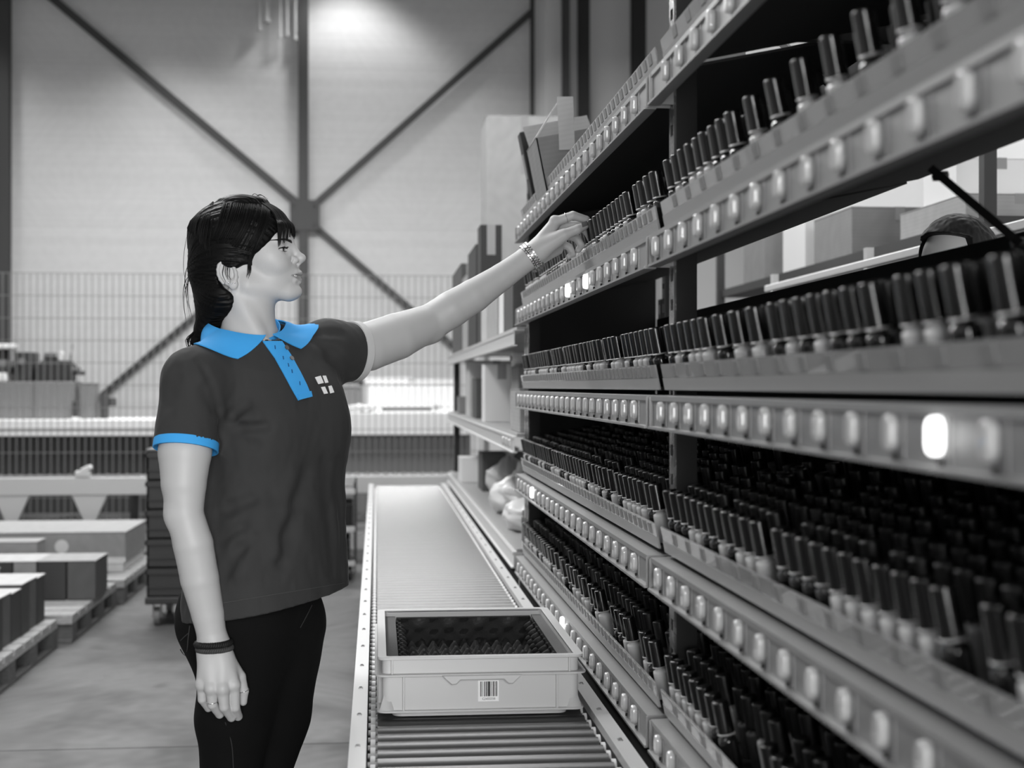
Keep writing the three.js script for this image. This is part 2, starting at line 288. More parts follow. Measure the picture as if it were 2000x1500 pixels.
// ---------- bottles ----------
const capPts = [[0, 0], [0.0122, 0], [0.0125, 0.001], [0.0118, 0.0445], [0.0108, 0.0464], [0.009, 0.047], [0, 0.0472]].map(([r, h]) => new THREE.Vector2(r, h));
const bodyPts = [[0, 0], [0.0125, 0], [0.0138, 0.0014], [0.0138, 0.046], [0.0130, 0.050], [0.0085, 0.0525], [0.0085, 0.057], [0, 0.057]].map(([r, h]) => new THREE.Vector2(r, h));
const capGeo = uvs(new THREE.LatheGeometry(capPts, 18)), bodyGeo = uvs(new THREE.LatheGeometry(bodyPts, 18));
const bandGeo = uvs(new THREE.LatheGeometry([[0.0088, 0], [0.0128, 0], [0.0128, 0.0024], [0.0088, 0.0024]].map(([r, h]) => new THREE.Vector2(r, h)), 18));
function bottleProto(dark) {
  const g = new THREE.Group(); g.name = 'polish_bottle';
  const b = obj('glass_body', bodyGeo, dark ? M.glassDark : M.glassWhite, g), c = obj('cap', capGeo, M.cap, g), r = obj('neck_ring', bandGeo, M.rail, g);
  b.position.y = 0; c.position.y = 0.057; r.position.y = 0.0555; return g;
}
const protoW = bottleProto(false), protoD = bottleProto(true);
const spot = (l, d, s, h = 0) => V3(TX, deckY(l), -d).addScaledVector(back, s).addScaledVector(up, h);
const stock = []; // back rows: [matrix, dark]
const ONES = ['', 'first', 'second', 'third', 'fourth', 'fifth', 'sixth', 'seventh', 'eighth', 'ninth', 'tenth', 'eleventh', 'twelfth', 'thirteenth', 'fourteenth', 'fifteenth', 'sixteenth', 'seventeenth', 'eighteenth', 'nineteenth'], TENS = ['', '', 'twenty', 'thirty', 'forty', 'fifty'], TENTH = ['', '', 'twentieth', 'thirtieth', 'fortieth', 'fiftieth'];
const ordinal = (n) => n < 20 ? ONES[n] : n % 10 ? TENS[Math.floor(n / 10)] + ' ' + ONES[n % 10] : TENTH[n / 10];
const placed = {};
const RN = { 1: 'top row', 2: 'second row', 3: 'third row', 4: 'bottom row' };
function lane(l, d, bay, rows, frontMissing) {
  const dark = rnd() < 0.42, tone = rr(0.25, 0.8);
  if (!frontMissing) {
    const c = (dark ? protoD : protoW).clone(); c.name = numbered('polish_bottle'); scene.add(c); c.position.copy(spot(l, d, 0.018, 0.001)); c.rotation.z = TILT + rr(-0.015, 0.015); c.rotation.x = rr(-0.02, 0.02);
    const key = bay + l; placed[key] = (placed[key] ?? 0) + 1;
    tag(c, `black capped ${dark ? 'dark' : 'pale'} bottle, ${ordinal(placed[key])} from the middle post, ${RN[l]} of ${bay} bay`, 'bottle', `bottles in the front ${RN[l]} of the ${bay} bay`);
  }
  for (let r = 1; r < rows; r++) { if (rnd() < 0.12) continue; const m = new THREE.Matrix4().makeRotationZ(TILT + rr(-0.02, 0.02)); m.setPosition(spot(l, d + rr(-0.004, 0.004), 0.018 + r * rr(0.039, 0.042))); stock.push([m, dark, tone]); }
}
for (const l of [1, 2, 3, 4]) {
  let d = DA[0] + 0.065; while (d < DA[1] - 0.06) { const gap = l === 4 ? rnd() < 0.24 : rnd() < 0.07; lane(l, d, 'middle', Math.floor(rr(5, 10)), gap); d += rnd() < 0.85 ? 0.0495 : 0.066; }
  d = DB[1] - 0.07; const big = l === 1 ? 0.107 : l === 2 ? 0.057 : 0.0505; let k = 0;
  while (d > 0.62) { lane(l, d, 'nearest', Math.floor(rr(5, 10)), l === 4 ? rnd() < 0.3 : l === 3 && rnd() < 0.12); k++; d -= l === 1 ? (k < 9 ? 0.052 : big) : (k < 6 ? 0.05 : l > 2 || rnd() < 0.6 ? big : 0.095); }
}
{
  const g = merge([tint(bodyGeo.clone().toNonIndexed(), 1), tint(capGeo.clone().toNonIndexed().translate(0, 0.057, 0), 0.008)]);
  const im = new THREE.InstancedMesh(g, M.stock, stock.length); im.name = 'polish_bottle_stock'; im.castShadow = im.receiveShadow = true;
  stock.forEach(([m, dark, t], i) => { im.setMatrixAt(i, m); im.setColorAt(i, grey(dark ? 0.05 : t)); });
  scene.add(im); tag(im, 'many black capped polish bottles standing behind the front rows in the dark rack', 'bottles', null, 'stuff');
}
// carton end lying deep in the middle bay, diagonal braces at the back
{
  const c = thing('white_carton', 'white carton lying behind the bottles above the reaching hand', 'box', spot(1, 3.35, 0.26, 0).toArray()); c.rotation.z = TILT;
  obj('carton_body', [bb(-0.1, 0.0, -0.16, 0.12, 0.085, 0.16, 0.003)], M.white, c); obj('tape', [bb(-0.102, 0.03, -0.03, -0.1, 0.087, 0.03)], M.tape, c);
  const br = (label, a, b, m, w) => { const o = thing('diagonal_brace', label, 'brace', a.toArray()); obj('brace_bar', [bar(V3(), b.clone().sub(a), w, 0.012)], m, o); for (const t of [0.03, 0.97]) obj('bolt', [T(cyl(0.008, 0.008, 0.02, 0, 0, 0, 6), ...b.clone().sub(a).multiplyScalar(t).toArray(), 0, 0, Math.PI / 2)], M.bolt, o); };
  br('pale diagonal brace at the back of the top opening of the nearest bay', P(1468, 106, 3.46), P(1796, 30, 2.36), M.beam, 0.03);
  br('dark slanting strut in front of the bright gap beside the other worker', P(1832, 340, 2.0), P(1996, 478, 1.86), M.steelDark, 0.045);
  br('dark slanting strut under the pale brace of the top opening', P(1522, 80, 2.9), P(1650, 190, 2.7), M.steelDark, 0.04);
}
// ---------- third bay: open shelves with goods ----------
const LC = [1.44, 1.072, 0.676];
{
  const o = thing('shelf_bay', 'far bay of open shelves filled with cartons and bags', 'shelving', [0, 0, 0]);
  for (const d of [4.87, 9.42]) { makePost(o, XF + 0.036, -d, d < 5 ? 1.5 : 1.6, M.post); makePost(o, XF + 0.5, -d, 1.6, M.steelDark); }
  for (const y of LC) {
    obj('front_beam', [prism(beamProfile, 4.55).translate(0, y, -7.175)], M.rail, o);
    obj('shelf_board', [bb(XF + 0.01, y + 0.056, -9.45, XF + 0.53, y + 0.066, -4.9)], M.tray, o);
    obj('back_beam', [bb(XF + 0.5, y, -9.45, XF + 0.53, y + 0.056, -4.9)], M.steelDark, o);
  }
  obj('shade_panel', [bb(XF + 0.008, 0.02, -9.4, XF + 0.012, LC[2] - 0.004, -4.86)], M.shadedDeck, o);  // dark sheet in place of the shade under the far bay
  for (const d of [5.0, 5.12, 5.24]) { const L = obj('indicator_light', lensUnit, M.lens, o); L.position.set(XF - 0.003, LC[1] + 0.03, -d); }
}
const SH = LC.map((y) => y + 0.066);
// a carton with tape and a printed edge; x0 is its front edge, d its near face
function carton(label, x0, y, d, w, h, l, m, tapeM = M.tape, turn = 0, category = 'box', name = 'carton') {
  const o = thing(name, label, category, [x0 + w / 2, y, -d - l / 2], turn);
  obj('carton_body', [bb(-w / 2, 0, -l / 2, w / 2, h, l / 2, 0.004)], m, o);
  obj('flap', [bb(-w / 2 - 0.001, h, -l / 2, -0.002, h + 0.003, l / 2)], m, o); obj('flap', [bb(0.002, h, -l / 2, w / 2 + 0.001, h + 0.003, l / 2)], m, o);
  obj('tape', [bb(-0.02, h * 0.75, l / 2, 0.02, h + 0.004, l / 2 + 0.0015), bb(-0.02, h + 0.003, -l / 2, 0.02, h + 0.0045, l / 2)], tapeM, o);
  return o;
}
carton('tall pale cardboard carton rising above the shelves', 0.6, SH[0], 7.83, 0.42, 1.28, 0.4, M.card1);
carton('pale carton with a white label leaning by the tall cardboard carton', 0.73, SH[0], 5.5, 0.22, 0.4, 0.2, M.card3);
{ // upright files and boxes on the upper shelf of the far bay
  const at = (px) => 0.49 / Math.tan(Math.atan((px - 1000) / F) + YAW);
  const row = [[884, 902, 0.1, 0.5, 'card4', 'dark upright file at the far end of the top shelf, behind the forearm'], [904, 914, 0.1, 0.4, 'card1', 'pale upright file between two dark ones behind the forearm'], [915, 931, 0.1, 0.49, 'cardDark', 'dark file box rising above the middle of the forearm'], [934, 940, 0.1, 0.55, 'cardDark', 'thin black board standing highest above the forearm'], [941, 951, 0.1, 0.3, 'card3', 'white upright file next to the thin black board'], [953, 972, 0.22, 0.27, 'card1', 'broad pale upright file below the forearm'], [976, 984, 0.22, 0.25, 'white', 'narrow white upright file below the watch'], [985, 1003, 0.22, 0.2, 'card4', 'low dark carton beside the rack corner under the watch']];
  for (const [p0, p1, w, h, m, lab] of row) carton(lab, 0.487, SH[0], at(p1), w, h, at(p0) - at(p1), M[m], M.tape, 0, 'file box', 'file_box');
}
{ // middle shelf
  carton('low grey carton at the far end of the middle shelf', 0.49, SH[1], 8.5, 0.24, 0.1, 0.24, M.card2);
  carton('dark carton standing on the middle shelf of the far bay', 0.5, SH[1], 7.2, 0.24, 0.2, 0.3, M.card4);
  carton('pale carton stacked behind the dark carton on the middle shelf', 0.5, SH[1], 7.75, 0.3, 0.3, 0.3, M.card3);
  carton('tall white carton upright on the middle shelf', 0.485, SH[1], 6.45, 0.16, 0.26, 0.16, M.white);
  carton('wide grey carton on the middle shelf beside the light beams', 0.55, SH[1], 5.55, 0.36, 0.24, 0.3, M.card2);
  carton('pale carton at the near end of the middle shelf', 0.5, SH[1], 5.0, 0.3, 0.15, 0.36, M.card1);
  carton('dark carton at the back of the middle shelf', 0.72, SH[1], 6.1, 0.26, 0.28, 0.4, M.cardDark);
  const t = thing('paper_roll', 'white paper roll lying across the top of the near middle shelf', 'roll', [0.72, SH[1] + 0.27, -5.32]);
  obj('paper', [T(new THREE.CylinderGeometry(0.03, 0.03, 0.36, 20), 0, 0, 0, 0, 0, Math.PI / 2)], M.white, t); obj('core', [T(new THREE.CylinderGeometry(0.012, 0.012, 0.372, 14), 0, 0, 0, 0, 0, Math.PI / 2)], M.card2, t);
  t.position.set(0.72, SH[1] + 0.24 + 0.034, -5.72);
}
function bagGeo(w, h, l, s) { const g = new THREE.SphereGeometry(1, 28, 20), p = g.attributes.position; for (let i = 0; i < p.count; i++) { let x = p.getX(i), y = p.getY(i), z = p.getZ(i); const n = 1 + 0.16 * noise3(x * 1.6 + s, y * 1.6, z * 1.6) + 0.07 * noise3(x * 4 + s, y * 4, z * 4); const pinch = y > 0.35 ? 1 - 0.75 * smooth(0.35, 0.95, y) : 1; p.setXYZ(i, x * n * pinch * w / 2, Math.max((y * n + 0.82) * h / 2, 0), z * n * pinch * l / 2); } g.computeVertexNormals(); return g; }
{ // bottom shelf
  const bag = (lab, x, d, w, h, l, s, m = M.bag) => { const o = thing('plastic_bag', lab, 'bag', [x, SH[2], -d]); obj('bag_body', [bagGeo(w, h, l, s)], m, o); obj('tied_neck', [taper([V3(0, h * 0.8, 0), V3(0.01, h * 0.95, 0.005), V3(0.025, h * 1.08, 0.01)], (t) => 0.012 + 0.016 * t * t, 8, 8)], m, o); };
  bag('white plastic bag slumped on the bottom shelf of the far bay', 0.62, 6.3, 0.24, 0.2, 0.4, 1);
  bag('crumpled white bag nearest to the rack on the bottom shelf', 0.6, 5.55, 0.22, 0.15, 0.36, 5);
  bag('pale bag with a twisted top behind the white bags', 0.66, 7.1, 0.22, 0.24, 0.3, 9, M.card3);
  carton('dark carton on the bottom shelf behind the bags', 0.56, SH[2], 7.6, 0.3, 0.2, 0.3, M.card4);
  carton('white carton at the far end of the bottom shelf', 0.49, SH[2], 8.3, 0.26, 0.14, 0.3, M.white);
  carton('grey carton on the bottom shelf behind the jar', 0.72, SH[2], 5.05, 0.24, 0.2, 0.36, M.card1);
  carton('black carton at the back of the bottom shelf', 0.72, SH[2], 6.6, 0.26, 0.24, 0.34, M.cardDark);
  const j = thing('plastic_jar', 'grey plastic jar at the near end of the bottom shelf', 'jar', [0.56, SH[2], -4.98]);
  obj('jar_body', [new THREE.LatheGeometry([[0, 0], [0.05, 0], [0.056, 0.006], [0.056, 0.1], [0.05, 0.108], [0, 0.11]].map(([a, b]) => new THREE.Vector2(a, b)), 28)], phys(0.09, 0.3, { clearcoat: 0.5 }), j); obj('jar_lid', [cyl(0.054, 0.052, 0.016, 0, 0.118, 0, 28)], M.plasticGrey, j);
}
{ // on the top light shelf of the middle bay: open carton, black binder, small tape roll
  const l = 0, base = (d, s, h = 0) => spot(l, d, s, h).toArray();
  const o = thing('open_carton', 'open cardboard carton with raised flaps on top of the rack', 'box', base(4.16, 0.1)); o.rotation.z = TILT;
  const w = 0.22, dd = 0.24, h = 0.16, t = 0.004;
  obj('side_panel', [bb(-w / 2, 0, -dd / 2, -w / 2 + t, h, dd / 2)], M.card2, o); obj('side_panel', [bb(w / 2 - t, 0, -dd / 2, w / 2, h, dd / 2)], M.card2, o);
  obj('end_panel', [bb(-w / 2, 0, dd / 2 - t, w / 2, h, dd / 2)], M.card2, o); obj('end_panel', [bb(-w / 2, 0, -dd / 2, w / 2, h, -dd / 2 + t)], M.card2, o); obj('bottom', [bb(-w / 2, 0, -dd / 2, w / 2, t, dd / 2)], M.card2, o);
  const flap = (x, y, z, rx, rz, fw, fl, m) => obj('flap', [T(bb(-fw / 2, 0, -t / 2, fw / 2, fl, t / 2), x, y, z, rx, 0, rz)], m, o);
  flap(-0.03, h - 0.05, dd / 2 + 0.004, 0.05, -0.16, 0.045, 0.15, M.card3); flap(0, h, -dd / 2, -0.6, 0, w - 0.02, 0.1, M.card2);
  obj('flap', [T(bb(-t / 2, 0, -dd / 2, t / 2, 0.12, dd / 2), -w / 2, h, 0, 0, 0, -0.75)], M.card3, o); obj('flap', [T(bb(-t / 2, 0, -dd / 2, t / 2, 0.12, dd / 2), w / 2, h, 0, 0, 0, -0.9)], M.card1, o);
  const b = thing('lever_binder', 'black binder standing on the rack beside the open carton', 'binder', base(4.62, 0.05)); b.rotation.z = TILT;
  obj('binder_cover', [bb(-0.03, 0, -0.035, 0.2, 0.27, 0.035, 0.004)], M.cardDark, b); obj('spine_label', [bb(-0.0312, 0.12, -0.02, -0.03, 0.2, 0.02)], M.card, b);
  const c = thing('sticker_roll', 'white roll of stickers lying on the rack in front of the open carton', 'roll', base(3.92, 0.055)); c.rotation.z = TILT;
  obj('roll_body', [cyl(0.045, 0.045, 0.04, 0, 0.02, 0, 24)], M.white, c); obj('roll_core', [cyl(0.016, 0.016, 0.042, 0, 0.021, 0, 18)], M.card2, c);
}
// ---------- roller conveyor ----------
const RT = 0.667; // roller top
{
  const d0 = 1.2, d1 = 9.25, L = d1 - d0, zm = -(d0 + d1) / 2, o = thing('roller_conveyor', 'long roller conveyor running along the rack beside the woman', 'conveyor', [0, 0, 0]);
  const lp = [[-0.046, 0.585], [-0.042, 0.585], [-0.042, 0.671], [-0.022, 0.671], [-0.022, 0.585], [-0.018, 0.585], [-0.018, 0.676], [-0.046, 0.676]];
  obj('side_rail', [prism(lp, L, 0.0008).translate(0, 0, zm)], M.rail, o);
  const rp = [[0.414, 0.585], [0.418, 0.585], [0.418, 0.671], [0.438, 0.671], [0.438, 0.585], [0.442, 0.585], [0.442, 0.676], [0.414, 0.676]];
  obj('side_rail', [prism(rp, L, 0.0008).translate(0, 0, zm)], M.rail, o);
  obj('inner_channel', [bb(-0.018, 0.585, -d1, -0.001, 0.59, -d0), bb(0.4, 0.585, -d1, 0.414, 0.59, -d0), bb(-0.018, 0.59, -d1, -0.0165, 0.66, -d0), bb(0.4125, 0.59, -d1, 0.414, 0.66, -d0)], M.black, o);
  const rol = uvs(T(new THREE.CylinderGeometry(0.025, 0.025, 0.396, 26, 1), 0, 0, 0, 0, 0, Math.PI / 2));
  const cap = merge([T(new THREE.CylinderGeometry(0.0155, 0.0155, 0.009, 16), 0, 0, 0, 0, 0, Math.PI / 2), T(cyl(0.005, 0.005, 0.018, 0, 0, 0, 8), 0, 0, 0, 0, 0, Math.PI / 2)]);
  for (let d = d0 + 0.03, i = 0; d < d1 - 0.02; d += 0.058, i++) {
    const r = obj('roller', rol, M.roller, o); r.position.set(0.2005, RT - 0.025, -d); r.rotation.x = i * 1.3;
    for (const x of [-0.2065, 0.2065]) obj('end_cap', cap, M.endCap, r).position.x = x;
  }
  const bolt = merge([bx(0.009, 0.003, 0.013, 0, 0, 0, 0.001), cyl(0.003, 0.003, 0.005, 0, 0.001, 0, 6)]), bolt2 = bolt.clone();
  for (let d = d0 + 0.1; d < d1; d += 0.24) { obj('rail_bolt', bolt, M.bolt, o).position.set(-0.032, 0.677, -d); obj('rail_bolt', bolt2, M.bolt, o).position.set(0.428, 0.677, -d); }
  for (const d of [1.5, 3.9, 6.4, 8.9]) { obj('leg', [bb(-0.045, 0, -d - 0.02, -0.005, 0.585, -d + 0.02), bb(0.405, 0, -d - 0.02, 0.445, 0.585, -d + 0.02), bb(-0.045, 0.25, -d - 0.015, 0.445, 0.28, -d + 0.015), bb(-0.065, 0, -d - 0.04, 0.015, 0.008, -d + 0.04), bb(0.385, 0, -d - 0.04, 0.465, 0.008, -d + 0.04)], M.railSide, o); }
  obj('end_plate', [bb(-0.046, 0.585, -d1 - 0.006, 0.445, 0.665, -d1)], M.rail, o);
}
// ---------- tote ----------
{
  const W = 0.388, D = 0.588, H = 0.118, o = thing('plastic_tote', 'light grey plastic tote with barcode label riding on the rollers', 'crate', [0.2, RT, -2.73 - 0.3]);
  const ring = (w, d, r, w2, d2, r2, y0, y1) => { const s = roundRect(w, d, r); s.holes.push(roundRect(w2, d2, r2, true)); const g = new THREE.ExtrudeGeometry(s, { depth: y1 - y0 - 0.0016, bevelEnabled: true, bevelThickness: 0.0008, bevelSize: 0.0008, bevelSegments: 1, curveSegments: 6 }); return g.rotateX(-Math.PI / 2).translate(0, y0 + 0.0008, 0); };
  const slab = (w, d, r, y0, y1) => { const g = new THREE.ExtrudeGeometry(roundRect(w, d, r), { depth: y1 - y0, bevelEnabled: false, curveSegments: 6 }); return g.rotateX(-Math.PI / 2).translate(0, y0, 0); };
  obj('wall', [ring(W - 0.012, D - 0.012, 0.012, W - 0.026, D - 0.026, 0.008, 0.014, H - 0.002), slab(W - 0.02, D - 0.02, 0.01, 0.014, 0.018)], M.tote, o);
  obj('rim', [ring(W + 0.006, D + 0.006, 0.016, W - 0.026, D - 0.026, 0.008, H - 0.005, H)], M.tote, o);
  obj('ledge', [ring(W + 0.016, D + 0.018, 0.02, W - 0.014, D - 0.014, 0.012, H - 0.036, H - 0.032)], M.tote, o);
  obj('bottom_ledge', [ring(W + 0.008, D + 0.008, 0.018, W - 0.014, D - 0.014, 0.012, 0.0125, 0.0165)], M.tote, o);
  obj('foot', [slab(W - 0.05, D - 0.05, 0.02, 0, 0.0135)], M.tote, o);
  const ribs = []; for (const s of [-1, 1]) { for (const x of [-0.148, 0.146]) ribs.push(bx(0.0042, H - 0.05, 0.012, x, 0.0145 + (H - 0.05) / 2, s * (D / 2 - 0.004), 0.001)); for (const z of [-0.22, -0.07, 0.07, 0.22]) ribs.push(bx(0.012, H - 0.05, 0.0042, s * (W / 2 - 0.004), 0.0145 + (H - 0.05) / 2, z, 0.001)); for (const x of [-1, 1]) ribs.push(bx(0.004, 0.03, 0.01, x * 0.17, H - 0.02, s * (D / 2 - 0.003), 0.001)); }
  obj('rib', ribs, M.tote, o);
  // corner gussets above the bottom ledge
  for (const sx of [-1, 1]) for (const sz of [-1, 1]) { const g = prism([[0, 0], [sx * 0.022, 0], [0, 0.042]].sort(() => 0), 0.012); obj('corner_gusset', [new THREE.ConeGeometry(0.02, 0.045, 4, 1).rotateY(Math.PI / 4).translate(sx * (W / 2 - 0.014), 0.0165 + 0.022, sz * (D / 2 - 0.014))], M.tote, o); }
  // handle lip, front and back
  for (const s of [-1, 1]) { const hp = [[-0.074, 0.002], [-0.058, -0.0125], [-0.050, -0.012], [-0.042, -0.004], [0.042, -0.004], [0.050, -0.012], [0.058, -0.0125], [0.074, 0.002]]; obj('handle', [prism(hp, 0.024, 0.002).translate(0.001, H - 0.037, s * (D / 2 + 0.004))], M.tote, o); }
  // barcode label
  const cv = document.createElement('canvas'); cv.width = 200; cv.height = 216; const c = cv.getContext('2d'); c.fillStyle = '#f4f4f4'; c.fillRect(0, 0, 200, 216); c.fillStyle = '#161616';
  for (const [x, w] of [[22, 9], [36, 3], [44, 3], [58, 9], [74, 9], [86, 5], [94, 24], [124, 4], [134, 4], [144, 11], [160, 4], [170, 9], [182, 4]]) c.fillRect(x, 12, w, 152);
  c.font = '30px sans-serif'; c.textAlign = 'center'; c.fillText('C24I0Z08', 104, 200);
  const ct = new THREE.CanvasTexture(cv); ct.colorSpace = THREE.SRGBColorSpace;
  const pg = new THREE.PlaneGeometry(0.040, 0.0405); const lab = new THREE.Mesh(pg, new THREE.MeshStandardMaterial({ map: ct, roughness: 0.5 })); lab.name = 'barcode_label'; lab.userData.label = 'white barcode label'; lab.position.set(0.014, 0.05, D / 2 - 0.0044); lab.receiveShadow = lab.castShadow = true; o.add(lab);
}
// ---------- foam lining: convoluted sheets ----------
{
  const o = thing('foam_lining', 'dark egg crate foam lining the inside of the tote', 'foam', [0.2, RT + 0.0185, -3.03]);
  const sheet = (w, h, pu, pv, base, amp, sharp) => {
    const nu = Math.round(w / pu * 10), nv = Math.round(h / pv * 10), g = new THREE.PlaneGeometry(w, h, nu, nv), p = g.attributes.position;
    for (let i = 0; i < p.count; i++) { const x = p.getX(i), y = p.getY(i), c = 0.5 + 0.5 * Math.cos(2 * Math.PI * x / pu) * Math.cos(2 * Math.PI * y / pv); p.setZ(i, base + amp * (Math.pow(c, sharp)) + 0.0008 * noise3(x * 60, y * 60, base)); }
    g.computeVertexNormals(); return [g, bb(-w / 2, -h / 2, 0, w / 2, h / 2, base * 0.8)];
  };
  const W = 0.358, D = 0.556, H = 0.082;
  const place = (gs, f) => { gs.forEach(f); return gs; };
  obj('bottom_sheet', place(sheet(W, D, 0.048, 0.062, 0.01, 0.03, 1.4), (g) => g.rotateX(-Math.PI / 2)), M.foam, o);
  obj('back_sheet', place(sheet(W - 0.05, H, 0.068, 0.05, 0.014, 0.02, 1.2), (g) => g.translate(0, H / 2 + 0.002, -D / 2)), M.foam, o);
  obj('front_sheet', place(sheet(W - 0.05, H - 0.02, 0.068, 0.05, 0.014, 0.02, 1.2), (g) => g.rotateY(Math.PI).translate(0, (H - 0.02) / 2 + 0.002, D / 2)), M.foam, o);
  obj('side_sheet', place(sheet(D - 0.01, H, 0.05, 0.05, 0.02, 0.026, 1.7), (g) => g.rotateY(Math.PI / 2).translate(-W / 2, H / 2 + 0.002, 0)), M.foam, o);
  obj('side_sheet', place(sheet(D - 0.01, H, 0.05, 0.05, 0.02, 0.026, 1.7), (g) => g.rotateY(-Math.PI / 2).translate(W / 2, H / 2 + 0.002, 0)), M.foam, o);
  obj('top_edge', [bb(-W / 2, H + 0.002, -D / 2, -W / 2 + 0.022, H + 0.004, D / 2), bb(W / 2 - 0.022, H + 0.002, -D / 2, W / 2, H + 0.004, D / 2)], M.foamSide, o);
}
// ---------- transverse conveyor in front of the fence ----------
{
  const o = thing('transverse_conveyor', 'long low cross conveyor in front of the mesh fence', 'conveyor', [0, 0, -11.2]);
  obj('side_rail', [bb(-4.6, 0.5, 0.36, 0.75, 0.63, 0.4, 0.006)], M.rail, o); obj('side_rail', [bb(-4.6, 0.52, -0.4, 0.75, 0.6, -0.36, 0.006)], M.rail, o);
  const rol = uvs(T(new THREE.CylinderGeometry(0.028, 0.028, 0.7, 14), 0, 0, 0, Math.PI / 2));
  for (let x = -4.5; x < 0.7; x += 0.075) obj('roller', rol, M.roller, o).position.set(x, 0.585, 0);
  const ped = [[-0.125, 0.5], [0.125, 0.5], [0.03, 0.29], [-0.03, 0.29]];
  for (const px of [21, 174]) { const x = P(px, 900, 10.8).x; obj('pedestal', [prism(ped, 0.03, 0.004).translate(x, 0, 0.37), bb(x - 0.02, 0.0, 0.35, x + 0.02, 0.3, 0.39), bb(x - 0.1, 0, 0.28, x + 0.1, 0.012, 0.46)], M.rail, o); }
  for (const x of [-3.6, -1.9, -0.3, 0.6]) obj('leg', [bb(x - 0.03, 0, -0.39, x + 0.03, 0.52, -0.33)], M.steelMid, o);
  const sc = thing('scanner_box', 'small bright device on the front rail of the cross conveyor', 'device', P(163, 921, 10.82).toArray());
  sc.position.y = 0.63; obj('device_body', [bb(-0.06, 0, -0.03, 0.05, 0.05, 0.03, 0.012)], M.offWhite, sc); obj('device_head', [T(bb(-0.03, 0, -0.03, 0.05, 0.035, 0.03, 0.01), 0.02, 0.045, 0, 0, 0, 0.4)], M.white, sc);
}
// ---------- benches behind the fence ----------
{
  const o = thing('workbench', 'long white topped bench with dark front behind the fence', 'bench', [0, 0, -14.2]);
  obj('bench_top', [bb(-5, 0.84, -0.55, -1.12, 0.99, 0.55, 0.005)], M.white, o); obj('front_panel', [bb(-5, 0.12, 0.45, -1.14, 0.855, 0.48)], M.darkPanel, o); obj('back_panel', [bb(-5, 0.12, -0.5, -1.14, 0.855, -0.47)], M.darkPanel, o);
  obj('edge_strip', [bb(-5, 0.905, 0.55, -1.12, 0.912, 0.556)], M.plasticGrey, o);
  const p = thing('workbench', 'white topped bench with grey front right of the woman behind the fence', 'bench', [0, 0, -14.2]);
  obj('bench_top', [bb(-1.1, 0.84, -0.55, 0.9, 1.05, 0.55, 0.005)], M.white, p); obj('front_panel', [bb(-1.1, 0.1, 0.45, 0.9, 0.84, 0.48)], M.greyPanel, p); obj('leg', [bb(-1.1, 0, -0.5, -1.04, 0.84, -0.44), bb(0.84, 0, -0.5, 0.9, 0.84, -0.44)], M.steelMid, p);
}
const onBench = (px, d = 14.2) => P(px, 755, d).x, BT = 0.99;
